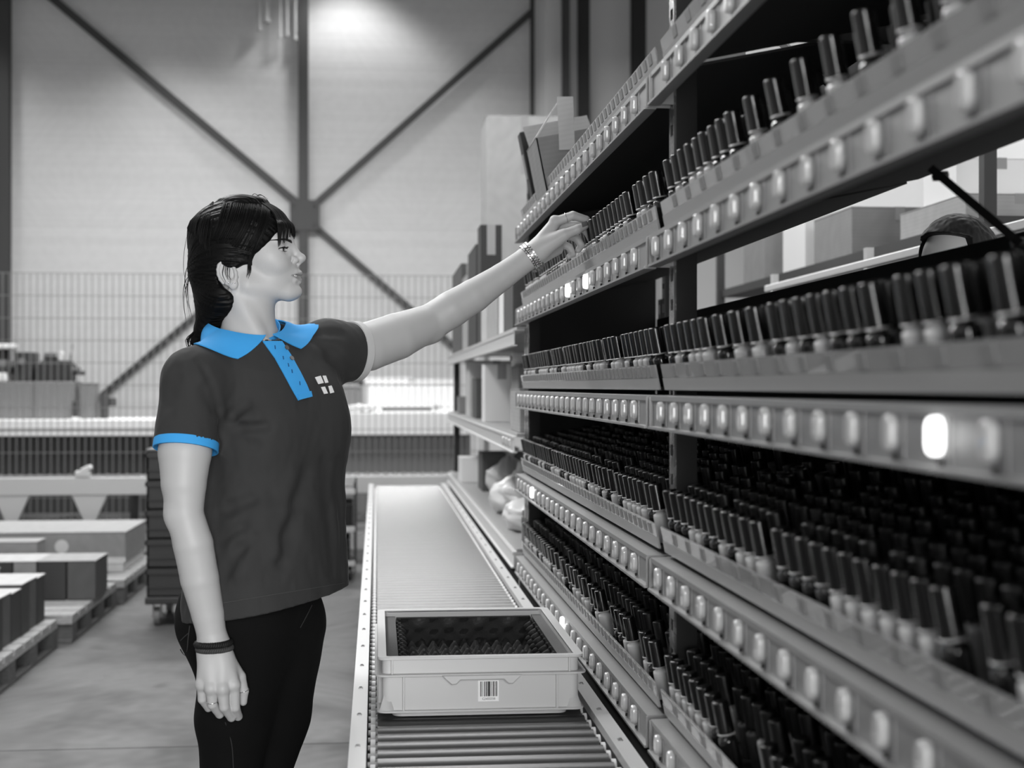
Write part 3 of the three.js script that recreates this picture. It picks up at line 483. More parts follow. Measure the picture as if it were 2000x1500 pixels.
{
  // machines at the left
  const x0 = onBench(75), x1 = onBench(152), o = thing('boxed_machine', 'black machine with small parts on top standing on a grey cabinet behind the fence', 'machine', [(x0 + x1) / 2, BT, -14.2]);
  const w = x1 - x0;
  obj('cabinet', [bb(-w / 2, 0, -0.2, w / 2, 0.36, 0.2, 0.01)], M.plasticGrey, o);
  obj('black_housing', [bb(-w / 2 + 0.01, 0.36, -0.19, w / 2 - 0.05, 0.53, 0.19, 0.012)], M.steelBlack, o);
  obj('motor', [T(new THREE.CylinderGeometry(0.05, 0.05, 0.14, 18), -0.05, 0.585, 0.05, 0, 0, Math.PI / 2), bb(-0.14, 0.53, -0.08, 0.13, 0.56, 0.12, 0.006)], M.plasticDark, o);
  obj('gauge', [cyl(0.022, 0.022, 0.06, 0.05, 0.59, 0.12, 14), T(new THREE.TorusGeometry(0.03, 0.008, 8, 18), 0.05, 0.61, 0.13)], M.rail, o);
  obj('coupling', [T(new THREE.CylinderGeometry(0.045, 0.035, 0.1, 16), w / 2 - 0.02, 0.46, 0.05, 0, 0, Math.PI / 2), T(new THREE.CylinderGeometry(0.02, 0.02, 0.06, 12), w / 2 + 0.05, 0.44, 0.05, 0, 0, Math.PI / 2)], M.plasticDark, o);
  obj('antenna', [rod(V3(0.1, 0.56, -0.05), V3(0.13, 0.72, -0.05), 0.006, 0.003)], M.plasticDark, o);
  const a = thing('machine_stack', 'stacked grey and black apparatus at the left edge behind the fence', 'machine', [onBench(18), BT, -14.2]);
  obj('cabinet', [bb(-0.28, 0, -0.2, 0.27, 0.36, 0.2, 0.01)], M.plasticGrey, a); obj('white_unit', [bb(-0.25, 0.36, -0.18, 0.02, 0.44, 0.18, 0.01)], M.offWhite, a); obj('dark_unit', [bb(-0.25, 0.44, -0.17, 0.05, 0.5, 0.17, 0.01)], M.plasticDark, a);
  obj('light_unit', [bb(-0.25, 0.5, -0.17, 0.0, 0.56, 0.17, 0.01)], M.plasticGrey, a); obj('black_screen', [bb(-0.25, 0.575, 0.0, 0.0, 0.665, 0.03, 0.004)], M.steelBlack, a); obj('screen_stand', [bb(-0.14, 0.56, 0.0, -0.1, 0.6, 0.02)], M.plasticDark, a); obj('white_hood', [bb(-0.26, 0.67, -0.12, 0.06, 0.72, 0.16, 0.012)], M.offWhite, a);
  obj('hood_post', [bb(0.02, 0.5, -0.1, 0.05, 0.68, -0.07)], M.offWhite, a); obj('tower', [bb(0.08, 0.36, -0.16, 0.25, 0.64, 0.16, 0.012)], M.plasticDark, a); obj('tower_knob', [T(cyl(0.03, 0.03, 0.04, 0, 0, 0, 14), 0.16, 0.55, 0.18, Math.PI / 2)], M.plasticGrey, a);
  const b = thing('grey_box', 'small grey box on the bench right of the black machine', 'box', [onBench(174), BT, -14.2]); obj('box_body', [bb(-0.07, 0, -0.1, 0.07, 0.33, 0.1, 0.008)], M.plasticGrey, b); obj('box_lid', [bb(-0.074, 0.33, -0.104, 0.074, 0.345, 0.104, 0.004)], M.plasticGrey, b);
  const s = thing('brace_foot', 'dark stand on the bench where the lower brace ends', 'stand', [onBench(204), BT, -14.2]); obj('stand_post', [bb(-0.035, 0, -0.05, 0.035, 0.24, 0.05, 0.006)], M.steelDark, s); obj('stand_arm', [bb(0.03, 0.12, -0.03, 0.11, 0.2, 0.03, 0.008)], M.plasticDark, s);
  const v = thing('valve_block', 'small dark block between the two grey boxes on the bench', 'device', [onBench(155) + 0.005, BT, -14.0]); obj('block_body', [bb(-0.025, 0.02, -0.03, 0.025, 0.17, 0.03, 0.006)], M.steelDark, v); obj('block_foot', [bb(-0.035, 0, -0.04, 0.035, 0.02, 0.04)], M.offWhite, v);
  // right of the woman: white stacks and trays on the second bench
  const y = 1.05, st = (lab, px0, px1, y0, h, d, dep, m, name = 'white_pack') => { const a0 = onBench(px0, d), a1 = onBench(px1, d), q = thing(name, lab, 'pack', [(a0 + a1) / 2, y0, -d]); const ww = a1 - a0; obj('pack_body', [bb(-ww / 2, 0, -dep / 2, ww / 2, h - 0.012, dep / 2, 0.008)], m, q); obj('pack_top', [bb(-ww / 2 - 0.006, h - 0.012, -dep / 2 - 0.006, ww / 2 + 0.006, h, dep / 2 + 0.006, 0.004)], m, q); return q; };
  st('wide white pack on the bench between the woman and the shelves', 718, 888, y, 0.29, 14.45, 0.5, M.white);
  st('long white pack stacked on top of the wide white pack', 714, 800, y + 0.29, 0.05, 14.45, 0.45, M.white);
  st('white pack stacked right on top of the wide white pack', 806, 884, y + 0.29, 0.035, 14.5, 0.4, M.offWhite);
  st('grey machine box beside the white packs behind the sleeve', 640, 706, y, 0.25, 14.4, 0.3, M.plasticGrey, 'machine_box');
  const e = thing('clamp_arm', 'dark clamp arm over the grey machine box behind the sleeve', 'device', [onBench(685), y + 0.25, -14.4]); obj('arm_bar', [bb(-0.14, 0.03, -0.02, 0.1, 0.06, 0.02, 0.006)], M.steelDark, e); obj('arm_post', [bb(-0.12, 0, -0.015, -0.09, 0.03, 0.015)], M.steelDark, e); obj('arm_head', [T(new THREE.CylinderGeometry(0.03, 0.03, 0.05, 16), 0.1, 0.045, 0, 0, 0, Math.PI / 2)], M.steelDark, e);
  const t = thing('letter_tray', 'flat dark edged tray on the white bench top', 'tray', [onBench(800, 13.9), y, -13.9]); obj('tray_base', [bb(-0.26, 0, -0.12, 0.28, 0.012, 0.12, 0.003)], M.offWhite, t); obj('tray_wall', [bb(-0.26, 0.012, -0.12, 0.28, 0.05, -0.11), bb(-0.26, 0.012, -0.11, -0.25, 0.035, 0.1)], M.plasticGrey, t);
  const pb = thing('white_bag', 'white bag lying on the bench by the grey machine box', 'bag', [onBench(700, 13.9), y, -13.95]); obj('bag_body', [bagGeo(0.34, 0.09, 0.3, 3)], M.bag, pb); obj('bag_fold', [bb(0.1, 0.03, -0.06, 0.16, 0.04, 0.06, 0.004)], M.bag, pb);
  const wb = thing('white_ball', 'small round white spool at the right end of the bench', 'spool', [onBench(852, 13.75), y, -13.75]); obj('spool_body', [T(new THREE.CylinderGeometry(0.045, 0.045, 0.05, 22), 0, 0.045, 0, Math.PI / 2)], M.white, wb); obj('spool_core', [T(new THREE.CylinderGeometry(0.014, 0.014, 0.056, 14), 0, 0.045, 0, Math.PI / 2)], M.card, wb);
}
// ---------- pallets and cartons on the left ----------
function pallet(label, x1, d0, d1, w) {
  const o = thing('pallet', label, 'pallet', [x1, 0, -d0]), L = d1 - d0;
  const n = Math.max(5, Math.round(L / 0.17));
  for (let i = 0; i < n; i++) { const z = -(i + 0.5) * L / n; obj('deck_board', [bb(-w, 0.122, z - 0.36 * L / n - 0.01, 0, 0.144, z + 0.36 * L / n + 0.01, 0.003)], M.wood, o); }
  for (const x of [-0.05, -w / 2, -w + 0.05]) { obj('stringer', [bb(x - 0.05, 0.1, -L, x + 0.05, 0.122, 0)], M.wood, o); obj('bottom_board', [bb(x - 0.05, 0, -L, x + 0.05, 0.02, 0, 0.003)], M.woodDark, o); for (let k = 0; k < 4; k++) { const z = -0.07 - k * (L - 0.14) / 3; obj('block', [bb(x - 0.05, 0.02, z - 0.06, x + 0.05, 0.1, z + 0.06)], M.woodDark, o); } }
}
pallet('wooden pallet nearest at the left edge under the dark row of cartons', -1.58, 5.95, 7.32, 0.9);
pallet('wooden pallet behind the nearest one with the dark upright cartons', -1.53, 7.42, 8.66, 1.0);
pallet('wooden pallet farthest back under the long white lidded carton', -1.50, 8.74, 10.0, 1.3);
const PT = 0.144;
{
  const box = (label, x0, x1, y, h, d0, d1, m, top = m) => { const o = thing('carton', label, 'box', [(x0 + x1) / 2, y, -(d0 + d1) / 2]); const w = x1 - x0, l = d1 - d0; obj('carton_body', [bb(-w / 2, 0, -l / 2, w / 2, h - 0.006, l / 2, 0.005)], m, o); obj('lid', [bb(-w / 2 - 0.003, h - 0.006, -l / 2 - 0.003, w / 2 + 0.003, h, l / 2 + 0.003, 0.002)], top, o); return o; };
  const ord = ['first', 'second', 'third', 'fourth', 'fifth', 'sixth', 'seventh', 'eighth', 'ninth'];
  let d = 6.0; for (let i = 0; i < 8; i++) { const l = 0.155; box(`dark slim pale lidded carton, ${ord[i]} from near end of the nearest pallet row`, -2.0, -1.64 + 0.004 * (i % 3), PT, 0.225 + 0.006 * ((i * 7) % 4), d, d + l, i % 3 ? M.cardDark : M.card4, M.card3); d += l + 0.008; }
  let x = -2.34; for (let i = 0; i < 6; i++) { const w = [0.13, 0.14, 0.1, 0.12, 0.15, 0.15][i]; box(`upright carton, ${ord[i]} from the left in the dark row on the second pallet`, x, x + w, PT, 0.215, 7.95, 8.3, [M.card4, M.card2, M.cardDark, M.card2, M.cardDark, M.card4][i], i > 3 ? M.card1 : M.card3); x += w + 0.007; }
  box('pale topped carton behind the dark row near the left edge', -2.42, -1.98, PT, 0.2, 7.5, 7.8, M.card2, M.card1);
  box('small pale topped carton in front of the long white lidded carton', -2.5, -1.93, PT, 0.27, 8.42, 8.62, M.card2, M.card1);
  const g = box('long grey carton with broad white lid on the farthest pallet', -2.62, -1.56, PT + 0.06, 0.19, 9.15, 9.95, M.card2, M.card1);
  for (const q of [-0.22, 0.14]) obj('round_print', [T(new THREE.CylinderGeometry(0.042, 0.042, 0.001, 20), q, 0.1, 0.4005, Math.PI / 2)], M.card3, g);
  obj('lower_band', [bb(0.2, -0.0, 0.4, 0.53, 0.03, 0.402)], M.card3, g);
  box('flat pale carton under the long grey carton', -2.6, -1.57, PT, 0.06, 9.12, 9.9, M.card3, M.card3);
}
// ---------- crate tower on a dolly, trolley ----------
{
  const x0 = P(289, 755, 7.95).x, o = thing('crate_dolly', 'black dolly with swivel casters under the tower of dark crates', 'trolley', [x0 + 0.2, 0, -8.2]);
  obj('platform', [bb(-0.21, 0.12, -0.3, 0.21, 0.16, 0.3, 0.008)], M.plasticDark, o);
  for (const x of [-0.15, 0.15]) for (const z of [-0.23, 0.23]) { const c = obj('caster', [T(new THREE.CylinderGeometry(0.05, 0.05, 0.03, 20), x, 0.05, z, 0, 0, Math.PI / 2)], M.plasticGrey, o); obj('fork', [bb(x - 0.024, 0.045, z - 0.02, x - 0.018, 0.12, z + 0.03), bb(x + 0.018, 0.045, z - 0.02, x + 0.024, 0.12, z + 0.03), cyl(0.01, 0.01, 0.06, 0, 0, 0, 10).rotateZ(Math.PI / 2).translate(x, 0.05, z)], M.bolt, c); }
  const nm = ['lowest', 'second lowest', 'middle', 'second highest', 'topmost'];
  for (let i = 0; i < 5; i++) { const c = thing('dark_crate', `dark plastic crate, ${nm[i]} of the tower behind the hanging arm`, 'crate', [x0 + 0.2, 0.16 + i * 0.158, -8.2]); const w = 0.4, l = 0.58, h = 0.155; obj('crate_wall', [bb(-w / 2, 0, -l / 2, -w / 2 + 0.01, h, l / 2), bb(w / 2 - 0.01, 0, -l / 2, w / 2, h, l / 2), bb(-w / 2, 0, l / 2 - 0.01, w / 2, h, l / 2), bb(-w / 2, 0, -l / 2, w / 2, h, -l / 2 + 0.01), bb(-w / 2, 0, -l / 2, w / 2, 0.008, l / 2)], M.plasticDark, c); obj('crate_rim', [bb(-w / 2 - 0.008, h - 0.03, l / 2, w / 2 + 0.008, h - 0.006, l / 2 + 0.008), bb(-w / 2 - 0.008, h - 0.03, -l / 2 - 0.008, -w / 2, h - 0.006, l / 2 + 0.008), bb(w / 2, h - 0.03, -l / 2 - 0.008, w / 2 + 0.008, h - 0.006, l / 2 + 0.008), bb(-w / 2, 0.05, l / 2, w / 2, 0.056, l / 2 + 0.006)], M.plasticDark, c); }
  const lid = thing('crate_lid', 'pale lid lying on top of the tower of dark crates', 'board', [x0 + 0.2, 0.951, -8.2]); obj('lid_plate', [bb(-0.205, 0, -0.29, 0.205, 0.012, 0.29, 0.004)], M.plasticGrey, lid); obj('lid_grip', [bb(-0.05, 0.012, 0.2, 0.05, 0.025, 0.24, 0.004)], M.plasticGrey, lid);  // lid of the topmost crate, kept as a separate thing
  const t = thing('shelf_trolley', 'dark trolley with pale shelf edges between the woman and the conveyor', 'trolley', [-0.42, 0, -9.9]);
  for (const y of [0.58, 0.33, 0.1]) { obj('shelf', [bb(-0.28, y, -0.25, 0.28, y + 0.02, 0.25)], M.plasticDark, t); obj('shelf_edge', [bb(-0.28, y, 0.25, 0.28, y + 0.035, 0.262, 0.003)], M.rail, t); }
  for (const x of [-0.28, 0.27]) for (const z of [-0.25, 0.24]) obj('post', [bb(x, 0.06, z, x + 0.014, 0.66, z + 0.014)], M.steelMid, t);
  for (const x of [-0.24, 0.24]) for (const z of [-0.2, 0.2]) obj('caster', [T(new THREE.CylinderGeometry(0.045, 0.045, 0.025, 18), x, 0.045, z, 0, 0, Math.PI / 2)], M.plasticDark, t);
  const mk = (lab, x, y, w, h) => { const b = thing('black_crate', lab, 'crate', [-0.42 + x, y, -9.88]); obj('crate_body', [bb(-w / 2, 0, -0.2, w / 2, h, 0.2, 0.01)], M.steelBlack, b); obj('crate_rim', [bb(-w / 2 - 0.006, h - 0.02, 0.2, w / 2 + 0.006, h - 0.004, 0.206)], M.plasticDark, b); };
  mk('black crate on the middle shelf of the trolley by the conveyor', 0.08, 0.35, 0.36, 0.17); mk('black crate on the lowest shelf of the trolley by the conveyor', 0.04, 0.12, 0.4, 0.16);
}
// ---------- what is seen through the gap in the rack ----------
{
  const r = thing('hand_rail', 'pale rail running behind the rack below the other worker', 'rail', [0, 0, 0]);
  obj('rail_bar', [bb(1.54, 1.675, -5.6, 1.57, 1.703, -2.4, 0.006)], M.rail, r); for (const d of [2.5, 4.42, 5.5]) obj('rail_post', [bb(1.543, 0, -d - 0.015, 1.567, 1.74, -d + 0.015)], M.rail, r);
  const s = thing('rear_shelf', 'dark shelf with cartons in the aisle behind the rack', 'shelving', [0, 0, 0]);
  for (const d of [4.2, 7.6]) for (const x of [1.85, 2.4]) obj('post', [bb(x - 0.02, 0, -d - 0.02, x + 0.02, 2.2, -d + 0.02)], M.steelDark, s);
  for (const y of [1.0, 1.78]) obj('board', [bb(1.85, y, -7.6, 2.4, y + 0.04, -4.2)], M.steelDark, s);
  carton('grey carton on the rear shelf nearest to the rack gap', 1.9, 1.82, 5.6, 0.4, 0.2, 0.5, M.card2);
  carton('white carton on the rear shelf beside the grey carton', 1.92, 1.82, 6.3, 0.4, 0.26, 0.35, M.white);
  carton('pale carton at the near end of the rear shelf', 1.95, 1.82, 4.6, 0.38, 0.12, 0.6, M.card1);
  carton('white carton on top of the pale carton of the rear shelf', 1.98, 1.943, 4.75, 0.32, 0.14, 0.3, M.white);
  carton('grey carton at the far end of the rear shelf', 1.9, 1.82, 6.9, 0.4, 0.3, 0.4, M.card2);
  const w = thing('rear_partition', 'white wall panel behind the aisle at the back of the rack', 'panel', [0, 0, 0]);
  obj('panel_sheet', [bb(3.2, 0, -10, 3.24, 3.0, 0)], M.white, w); for (const d of [2, 4, 6, 8]) obj('panel_post', [bb(3.17, 0, -d - 0.03, 3.2, 3.0, -d + 0.03)], M.offWhite, w);
}
// ---------- signed distance fields, meshed with surface nets ----------
function smin(a, b, k) { const h = k - Math.abs(a - b); return h > 0 ? Math.min(a, b) - h * h / (4 * k) : Math.min(a, b); }
class Field {
  constructor() { this.ops = []; }
  add(f, c, R, k, sub = false) { this.ops.push({ f, x: c[0], y: c[1], z: c[2], R, k: Math.max(k, 1e-9), sub }); return this; }
  at(x, y, z) {
    let d = 1e6;
    for (const o of this.ops) {
      const lb = Math.sqrt((x - o.x) ** 2 + (y - o.y) ** 2 + (z - o.z) ** 2) - o.R;
      if (o.sub) { if (-lb < d - o.k) continue; d = -smin(-d, o.f(x, y, z), o.k); }
      else { if (lb - d > o.k) continue; d = smin(d, o.f(x, y, z), o.k); }
    }
    return d;
  }
  cap(a, b, ra, rb, k, sub) {
    a = a.toArray?.() ?? a; b = b.toArray?.() ?? b;
    const [ax, ay, az] = a, bx_ = b[0] - ax, by_ = b[1] - ay, bz_ = b[2] - az, bb_ = bx_ * bx_ + by_ * by_ + bz_ * bz_ || 1e-9;
    const f = (x, y, z) => { const px = x - ax, py = y - ay, pz = z - az, h = clamp((px * bx_ + py * by_ + pz * bz_) / bb_, 0, 1); return Math.sqrt((px - bx_ * h) ** 2 + (py - by_ * h) ** 2 + (pz - bz_ * h) ** 2) - (ra + (rb - ra) * h); };
    return this.add(f, [ax + bx_ / 2, ay + by_ / 2, az + bz_ / 2], Math.sqrt(bb_) / 2 + Math.max(ra, rb), k, sub);
  }
  ell(c, r, k, sub, q) { // q: Euler angles
    c = c.toArray?.() ?? c; const inv = q ? new THREE.Matrix4().makeRotationFromEuler(new THREE.Euler(...q)).invert().elements : null, [rx, ry, rz] = r;
    const f = (x, y, z) => {
      x -= c[0]; y -= c[1]; z -= c[2];
      if (inv) { const X = inv[0] * x + inv[4] * y + inv[8] * z, Y = inv[1] * x + inv[5] * y + inv[9] * z; z = inv[2] * x + inv[6] * y + inv[10] * z; x = X; y = Y; }
      const k0 = Math.sqrt((x / rx) ** 2 + (y / ry) ** 2 + (z / rz) ** 2), k1 = Math.sqrt((x / rx / rx) ** 2 + (y / ry / ry) ** 2 + (z / rz / rz) ** 2);
      return k1 < 1e-9 ? -Math.min(rx, ry, rz) : k0 * (k0 - 1) / k1;
    };
    return this.add(f, c, Math.max(...r), k, sub);
  }
  chain(pts, rs, k, k2 = k) { for (let i = 0; i + 1 < pts.length; i++) this.cap(pts[i], pts[i + 1], rs[i], rs[i + 1], i ? k2 : k); return this; }
}
function nets(f, lo, hi, s, skip, slack = 1.6) { // skip(x,y,z): cells left to another grid
  const n = [0, 1, 2].map((i) => Math.ceil((hi[i] - lo[i]) / s) + 2), [nx, ny, nz] = n, val = new Float32Array(nx * ny * nz), B = 8;
  const at = (i, j, k) => (k * ny + j) * nx + i;
  for (let k0 = 0; k0 < nz; k0 += B) for (let j0 = 0; j0 < ny; j0 += B) for (let i0 = 0; i0 < nx; i0 += B) {
    const h = (B - 1) / 2 * s, c = f(lo[0] + i0 * s + h, lo[1] + j0 * s + h, lo[2] + k0 * s + h), far = Math.abs(c) > slack * B * s;
    for (let k = k0; k < Math.min(nz, k0 + B); k++) for (let j = j0; j < Math.min(ny, j0 + B); j++) for (let i = i0; i < Math.min(nx, i0 + B); i++) val[at(i, j, k)] = far ? c : f(lo[0] + i * s, lo[1] + j * s, lo[2] + k * s);
  }
  const id = new Int32Array(nx * ny * nz).fill(-1), pos = [], C = [[0, 1], [2, 3], [4, 5], [6, 7], [0, 2], [1, 3], [4, 6], [5, 7], [0, 4], [1, 5], [2, 6], [3, 7]];
  for (let k = 0; k < nz - 1; k++) for (let j = 0; j < ny - 1; j++) for (let i = 0; i < nx - 1; i++) {
    const v = [0, 1, 2, 3, 4, 5, 6, 7].map((q) => val[at(i + (q & 1), j + (q >> 1 & 1), k + (q >> 2))]); let neg = 0; for (const q of v) if (q < 0) neg++;
    if (!neg || neg === 8) continue;
    let x = 0, y = 0, z = 0, m = 0;
    for (const [a, b] of C) if ((v[a] < 0) !== (v[b] < 0)) { const t = v[a] / (v[a] - v[b]); x += (a & 1) + t * ((b & 1) - (a & 1)); y += (a >> 1 & 1) + t * ((b >> 1 & 1) - (a >> 1 & 1)); z += (a >> 2) + t * ((b >> 2) - (a >> 2)); m++; }
    const X = lo[0] + (i + x / m) * s, Y = lo[1] + (j + y / m) * s, Z = lo[2] + (k + z / m) * s;
    id[at(i, j, k)] = pos.length / 3; pos.push(X, Y, Z);
  }
  const idx = [], S = [1, nx, nx * ny];
  for (let k = 1; k < nz - 1; k++) for (let j = 1; j < ny - 1; j++) for (let i = 1; i < nx - 1; i++) {
    const o = at(i, j, k), a = val[o] < 0;
    for (let ax = 0; ax < 3; ax++) {
      if (a === val[o + S[ax]] < 0) continue;
      const u = S[(ax + 1) % 3], w = S[(ax + 2) % 3], q = [id[o], id[o - u], id[o - u - w], id[o - w]]; if (q.some((e) => e < 0)) continue;
      if (skip) { const c = q[0] * 3; if (skip(pos[c], pos[c + 1], pos[c + 2])) continue; }
      a ? idx.push(q[0], q[1], q[2], q[0], q[2], q[3]) : idx.push(q[0], q[2], q[1], q[0], q[3], q[2]);
    }
  }
  const g = new THREE.BufferGeometry(), p = new Float32Array(pos), nr = new Float32Array(pos.length), e = s * 0.5;
  for (let i = 0; i < p.length; i += 3) { const x = p[i], y = p[i + 1], z = p[i + 2]; const a = f(x + e, y, z) - f(x - e, y, z), b = f(x, y + e, z) - f(x, y - e, z), c = f(x, y, z + e) - f(x, y, z - e), l = Math.hypot(a, b, c) || 1; nr[i] = a / l; nr[i + 1] = b / l; nr[i + 2] = c / l; }
  g.setAttribute('position', new THREE.BufferAttribute(p, 3)); g.setAttribute('normal', new THREE.BufferAttribute(nr, 3)); g.setIndex(idx); return g;
}
function joined(list) { // merge indexed parts, keep index
  let n = 0; const pos = [], nor = [], col = [], idx = []; const useCol = list.some((g) => g.attributes.color);
  for (const g of list) { const P_ = g.attributes.position.array, N_ = g.attributes.normal.array, c = g.attributes.color?.array; for (let i = 0; i < P_.length; i++) { pos.push(P_[i]); nor.push(N_[i]); if (useCol) col.push(c ? c[i] : 1); } const I = g.index ? g.index.array : [...Array(P_.length / 3).keys()]; for (let i = 0; i < I.length; i++) idx.push(I[i] + n); n += P_.length / 3; }
  const g = new THREE.BufferGeometry(); g.setAttribute('position', new THREE.Float32BufferAttribute(pos, 3)); g.setAttribute('normal', new THREE.Float32BufferAttribute(nor, 3)); if (useCol) g.setAttribute('color', new THREE.Float32BufferAttribute(col, 3)); g.setIndex(idx); return uvs(g);
}
// first point of a field along the line of sight through a picture point
function hit(px, py, f, d0 = 2.4, d1 = 3.6, out = 0) { const r = ray(px, py), o = V3(0, EYE, 0); let t = d0; for (let i = 0; i < 200 && t < d1 * 1.1; i++) { const q = o.clone().addScaledVector(r, t), v = f(q.x, q.y, q.z); if (v < 0.0004) { if (!out) return q; const e = 0.004, n = V3(f(q.x + e, q.y, q.z) - f(q.x - e, q.y, q.z), f(q.x, q.y + e, q.z) - f(q.x, q.y - e, q.z), f(q.x, q.y, q.z + e) - f(q.x, q.y, q.z - e)).normalize(); q.n = n; return Object.assign(q.addScaledVector(n, out), { n }); } t += Math.max(v * 0.6, 0.0006); } const q = o.addScaledVector(r, 3.0); q.n = V3(0, 0, 1); return q; }

// ---------- head, in millimetres: forward u, up v, sideways w (her right is +w) ----------
const HO = P(480, 500, 3.02), HY = 0.10, HEX = V3(Math.cos(HY), 0, Math.sin(HY)), HEZ = V3(-Math.sin(HY), 0, Math.cos(HY));
const toHead = (x, y, z) => { x -= HO.x; z -= HO.z; return [(x * HEX.x + z * HEX.z) * 1000, (y - HO.y) * 1000, (x * HEZ.x + z * HEZ.z) * 1000]; };
const fromHead = (u, v, w) => HO.clone().addScaledVector(HEX, u / 1000).addScaledVector(HEZ, w / 1000).add(V3(0, v / 1000, 0));
const HF = new Field();
HF.ell([0, 38, 0], [93, 73, 69], 0); HF.ell([-15, -22, 0], [70, 62, 60], 22); HF.ell([51, -8, 0], [50, 62, 55], 22);
HF.ell([74, -36, 0], [38, 27, 34], 16); HF.ell([42, -52, 0], [56, 40, 47], 18); HF.ell([95, -74, 0], [22.5, 17, 21], 13);
for (const s of [-1, 1]) {
  HF.cap([12, -64, 48 * s], [86, -77, 14 * s], 17, 14, 18); HF.ell([58, -8, 38 * s], [28, 24, 20], 18); HF.ell([74, -22, 31 * s], [18.5, 16, 18], 13);
  HF.cap([89, 34, 6 * s], [72, 31, 42 * s], 6, 7, 11);
}
HF.cap([92, 25, 0], [112, -3, 0], 7, 8.5, 9); HF.ell([116, -4.5, 0], [9.5, 8.5, 9.5], 6); HF.cap([112, -12, 0], [107, -19, 0], 5, 5, 6);
for (const s of [-1, 1]) { HF.ell([102, -10, 11 * s], [9.5, 7.5, 7], 5); HF.ell([108, -17, 6.5 * s], [5, 3.2, 3], 2, true); HF.cap([100, -6, 19 * s], [96, -18, 18 * s], 1.5, 1.2, 5, true); HF.cap([94, -20, 20 * s], [86, -36, 29 * s], 1.4, 0.8, 7, true); }
for (const s of [-1, 1]) { // lips
  HF.cap([111, -36.5, 0], [104, -36.5, 13 * s], 6, 5.2, 5, false); HF.cap([104, -36.5, 13 * s], [91, -40, 25 * s], 5.2, 3, 4);
  HF.cap([110, -51, 0], [103, -50, 13 * s], 6.8, 6, 4); HF.cap([103, -50, 13 * s], [91, -42, 25 * s], 6, 3, 4);
  HF.cap([118, -43.6, 0], [107, -43.4, 14 * s], 3.2, 3.0, 2, true); HF.cap([107, -43.4, 14 * s], [88, -38.5, 28.5 * s], 3.0, 1.2, 2, true);
}
for (const s of [-1, 1]) { // eyes
  HF.ell([99, 13, 34 * s], [17, 11, 17], 12, true); HF.ell([72.5, 12, 31 * s], [14.5, 13.5, 14.5], 3.5); HF.ell([85, 10.5, 37 * s], [16, 3.6, 17], 1.2, true, [0, 0.4 * s, 0.1]);
  HF.cap([84, 20, 22 * s], [72, 17, 46 * s], 0.8, 0.8, 2.5, true);
  // ear
  HF.ell([-25, -41, 65 * s], [17, 27, 6], 7, false, [0, 0.35 * s, 0.28]); HF.ell([-20, -42, 72 * s], [8, 14, 6], 3, true, [0, 0.3 * s, 0.28]); HF.ell([-13, -63, 67 * s], [9.5, 10, 4.6], 4);
  let prev = null; for (let i = 0; i <= 12; i++) { const a = lerp(-0.9, 3.9, i / 12), x = 17 * Math.cos(a), y = 26 * Math.sin(a), c = Math.cos(0.28), q = [-25 + x * c - y * 0.276, -41 + x * 0.276 + y * c, (69 - 0.22 * x) * s]; if (prev) HF.cap(prev, q, 3.2, 3.2, 2.5); prev = q; }
}
const headSDF = (x, y, z) => { const [u, v, w] = toHead(x, y, z); return HF.at(u, v, w) / 1000; };

// ---------- torso sections: picture rows with left and right limits ----------
const sections = [[690, 412, 636, 41, 0.62], [760, 408, 660, 41, 0.66], [840, 408, 666, 42, 0.7], [900, 402, 665, 44, 0.73], [1000, 386, 671, 48, 0.77], [1100, 372, 673, 53, 0.8], [1210, 362, 674, 57, 0.82]].map(([py, l, r, th, rho]) => {
  const a = P(l, py, 3.02), b = P(r, py, 3.02), t = th * Math.PI / 180, s = (b.x - a.x) / 2; return { y: (a.y + b.y) / 2, x: (a.x + b.x) / 2, t, a: s / Math.sqrt(Math.cos(t) ** 2 + (rho * Math.sin(t)) ** 2), rho };
});
const TZ = -3.02;
function section(y) {
  const n = sections.length; if (y >= sections[0].y) return sections[0]; if (y <= sections[n - 1].y) return sections[n - 1];
  let i = 0; while (sections[i + 1].y > y) i++; const A = sections[i], B = sections[i + 1], q = clamp((A.y - y) / (A.y - B.y), 0, 1), t = q * q * (3 - 2 * q) * 0.5 + q * 0.5; return { x: lerp(A.x, B.x, t), t: lerp(A.t, B.t, t), a: lerp(A.a, B.a, t), rho: lerp(A.rho, B.rho, t) };
}
function torsoSDF(x, y, z) {
  const s = section(y), top = clamp((y - 1.325) / 0.085, 0, 1), k = Math.sqrt(Math.max(1e-4, 1 - top * top)), a = s.a * Math.max(k, 0.08), b = s.a * s.rho * Math.max(k, 0.08), dx = x - s.x, dz = z - TZ;
  const f = dx * Math.sin(s.t) + dz * Math.cos(s.t), r = -dx * Math.cos(s.t) + dz * Math.sin(s.t), p = 2.25, q = Math.pow(Math.pow(Math.abs(r) / a, p) + Math.pow(Math.abs(f) / b, p), 1 / p);
  const d = (q - 1) * Math.min(a, b) * (q > 1 ? 1 : 1); return Math.max(d, y - 1.412, 0.80 - y);
}
const FR = V3(0.66, 0, 0.75), RT_ = V3(-0.75, 0, 0.66); // chest forward, her right
const CH = P(541, 835, 3.02);
const J = { rs: P(378, 742, 2.89), rc: P(364, 866, 2.855), ls: P(640, 685, 3.115), lc: P(692, 687, 3.16), nb: P(484, 690, 3.01) };

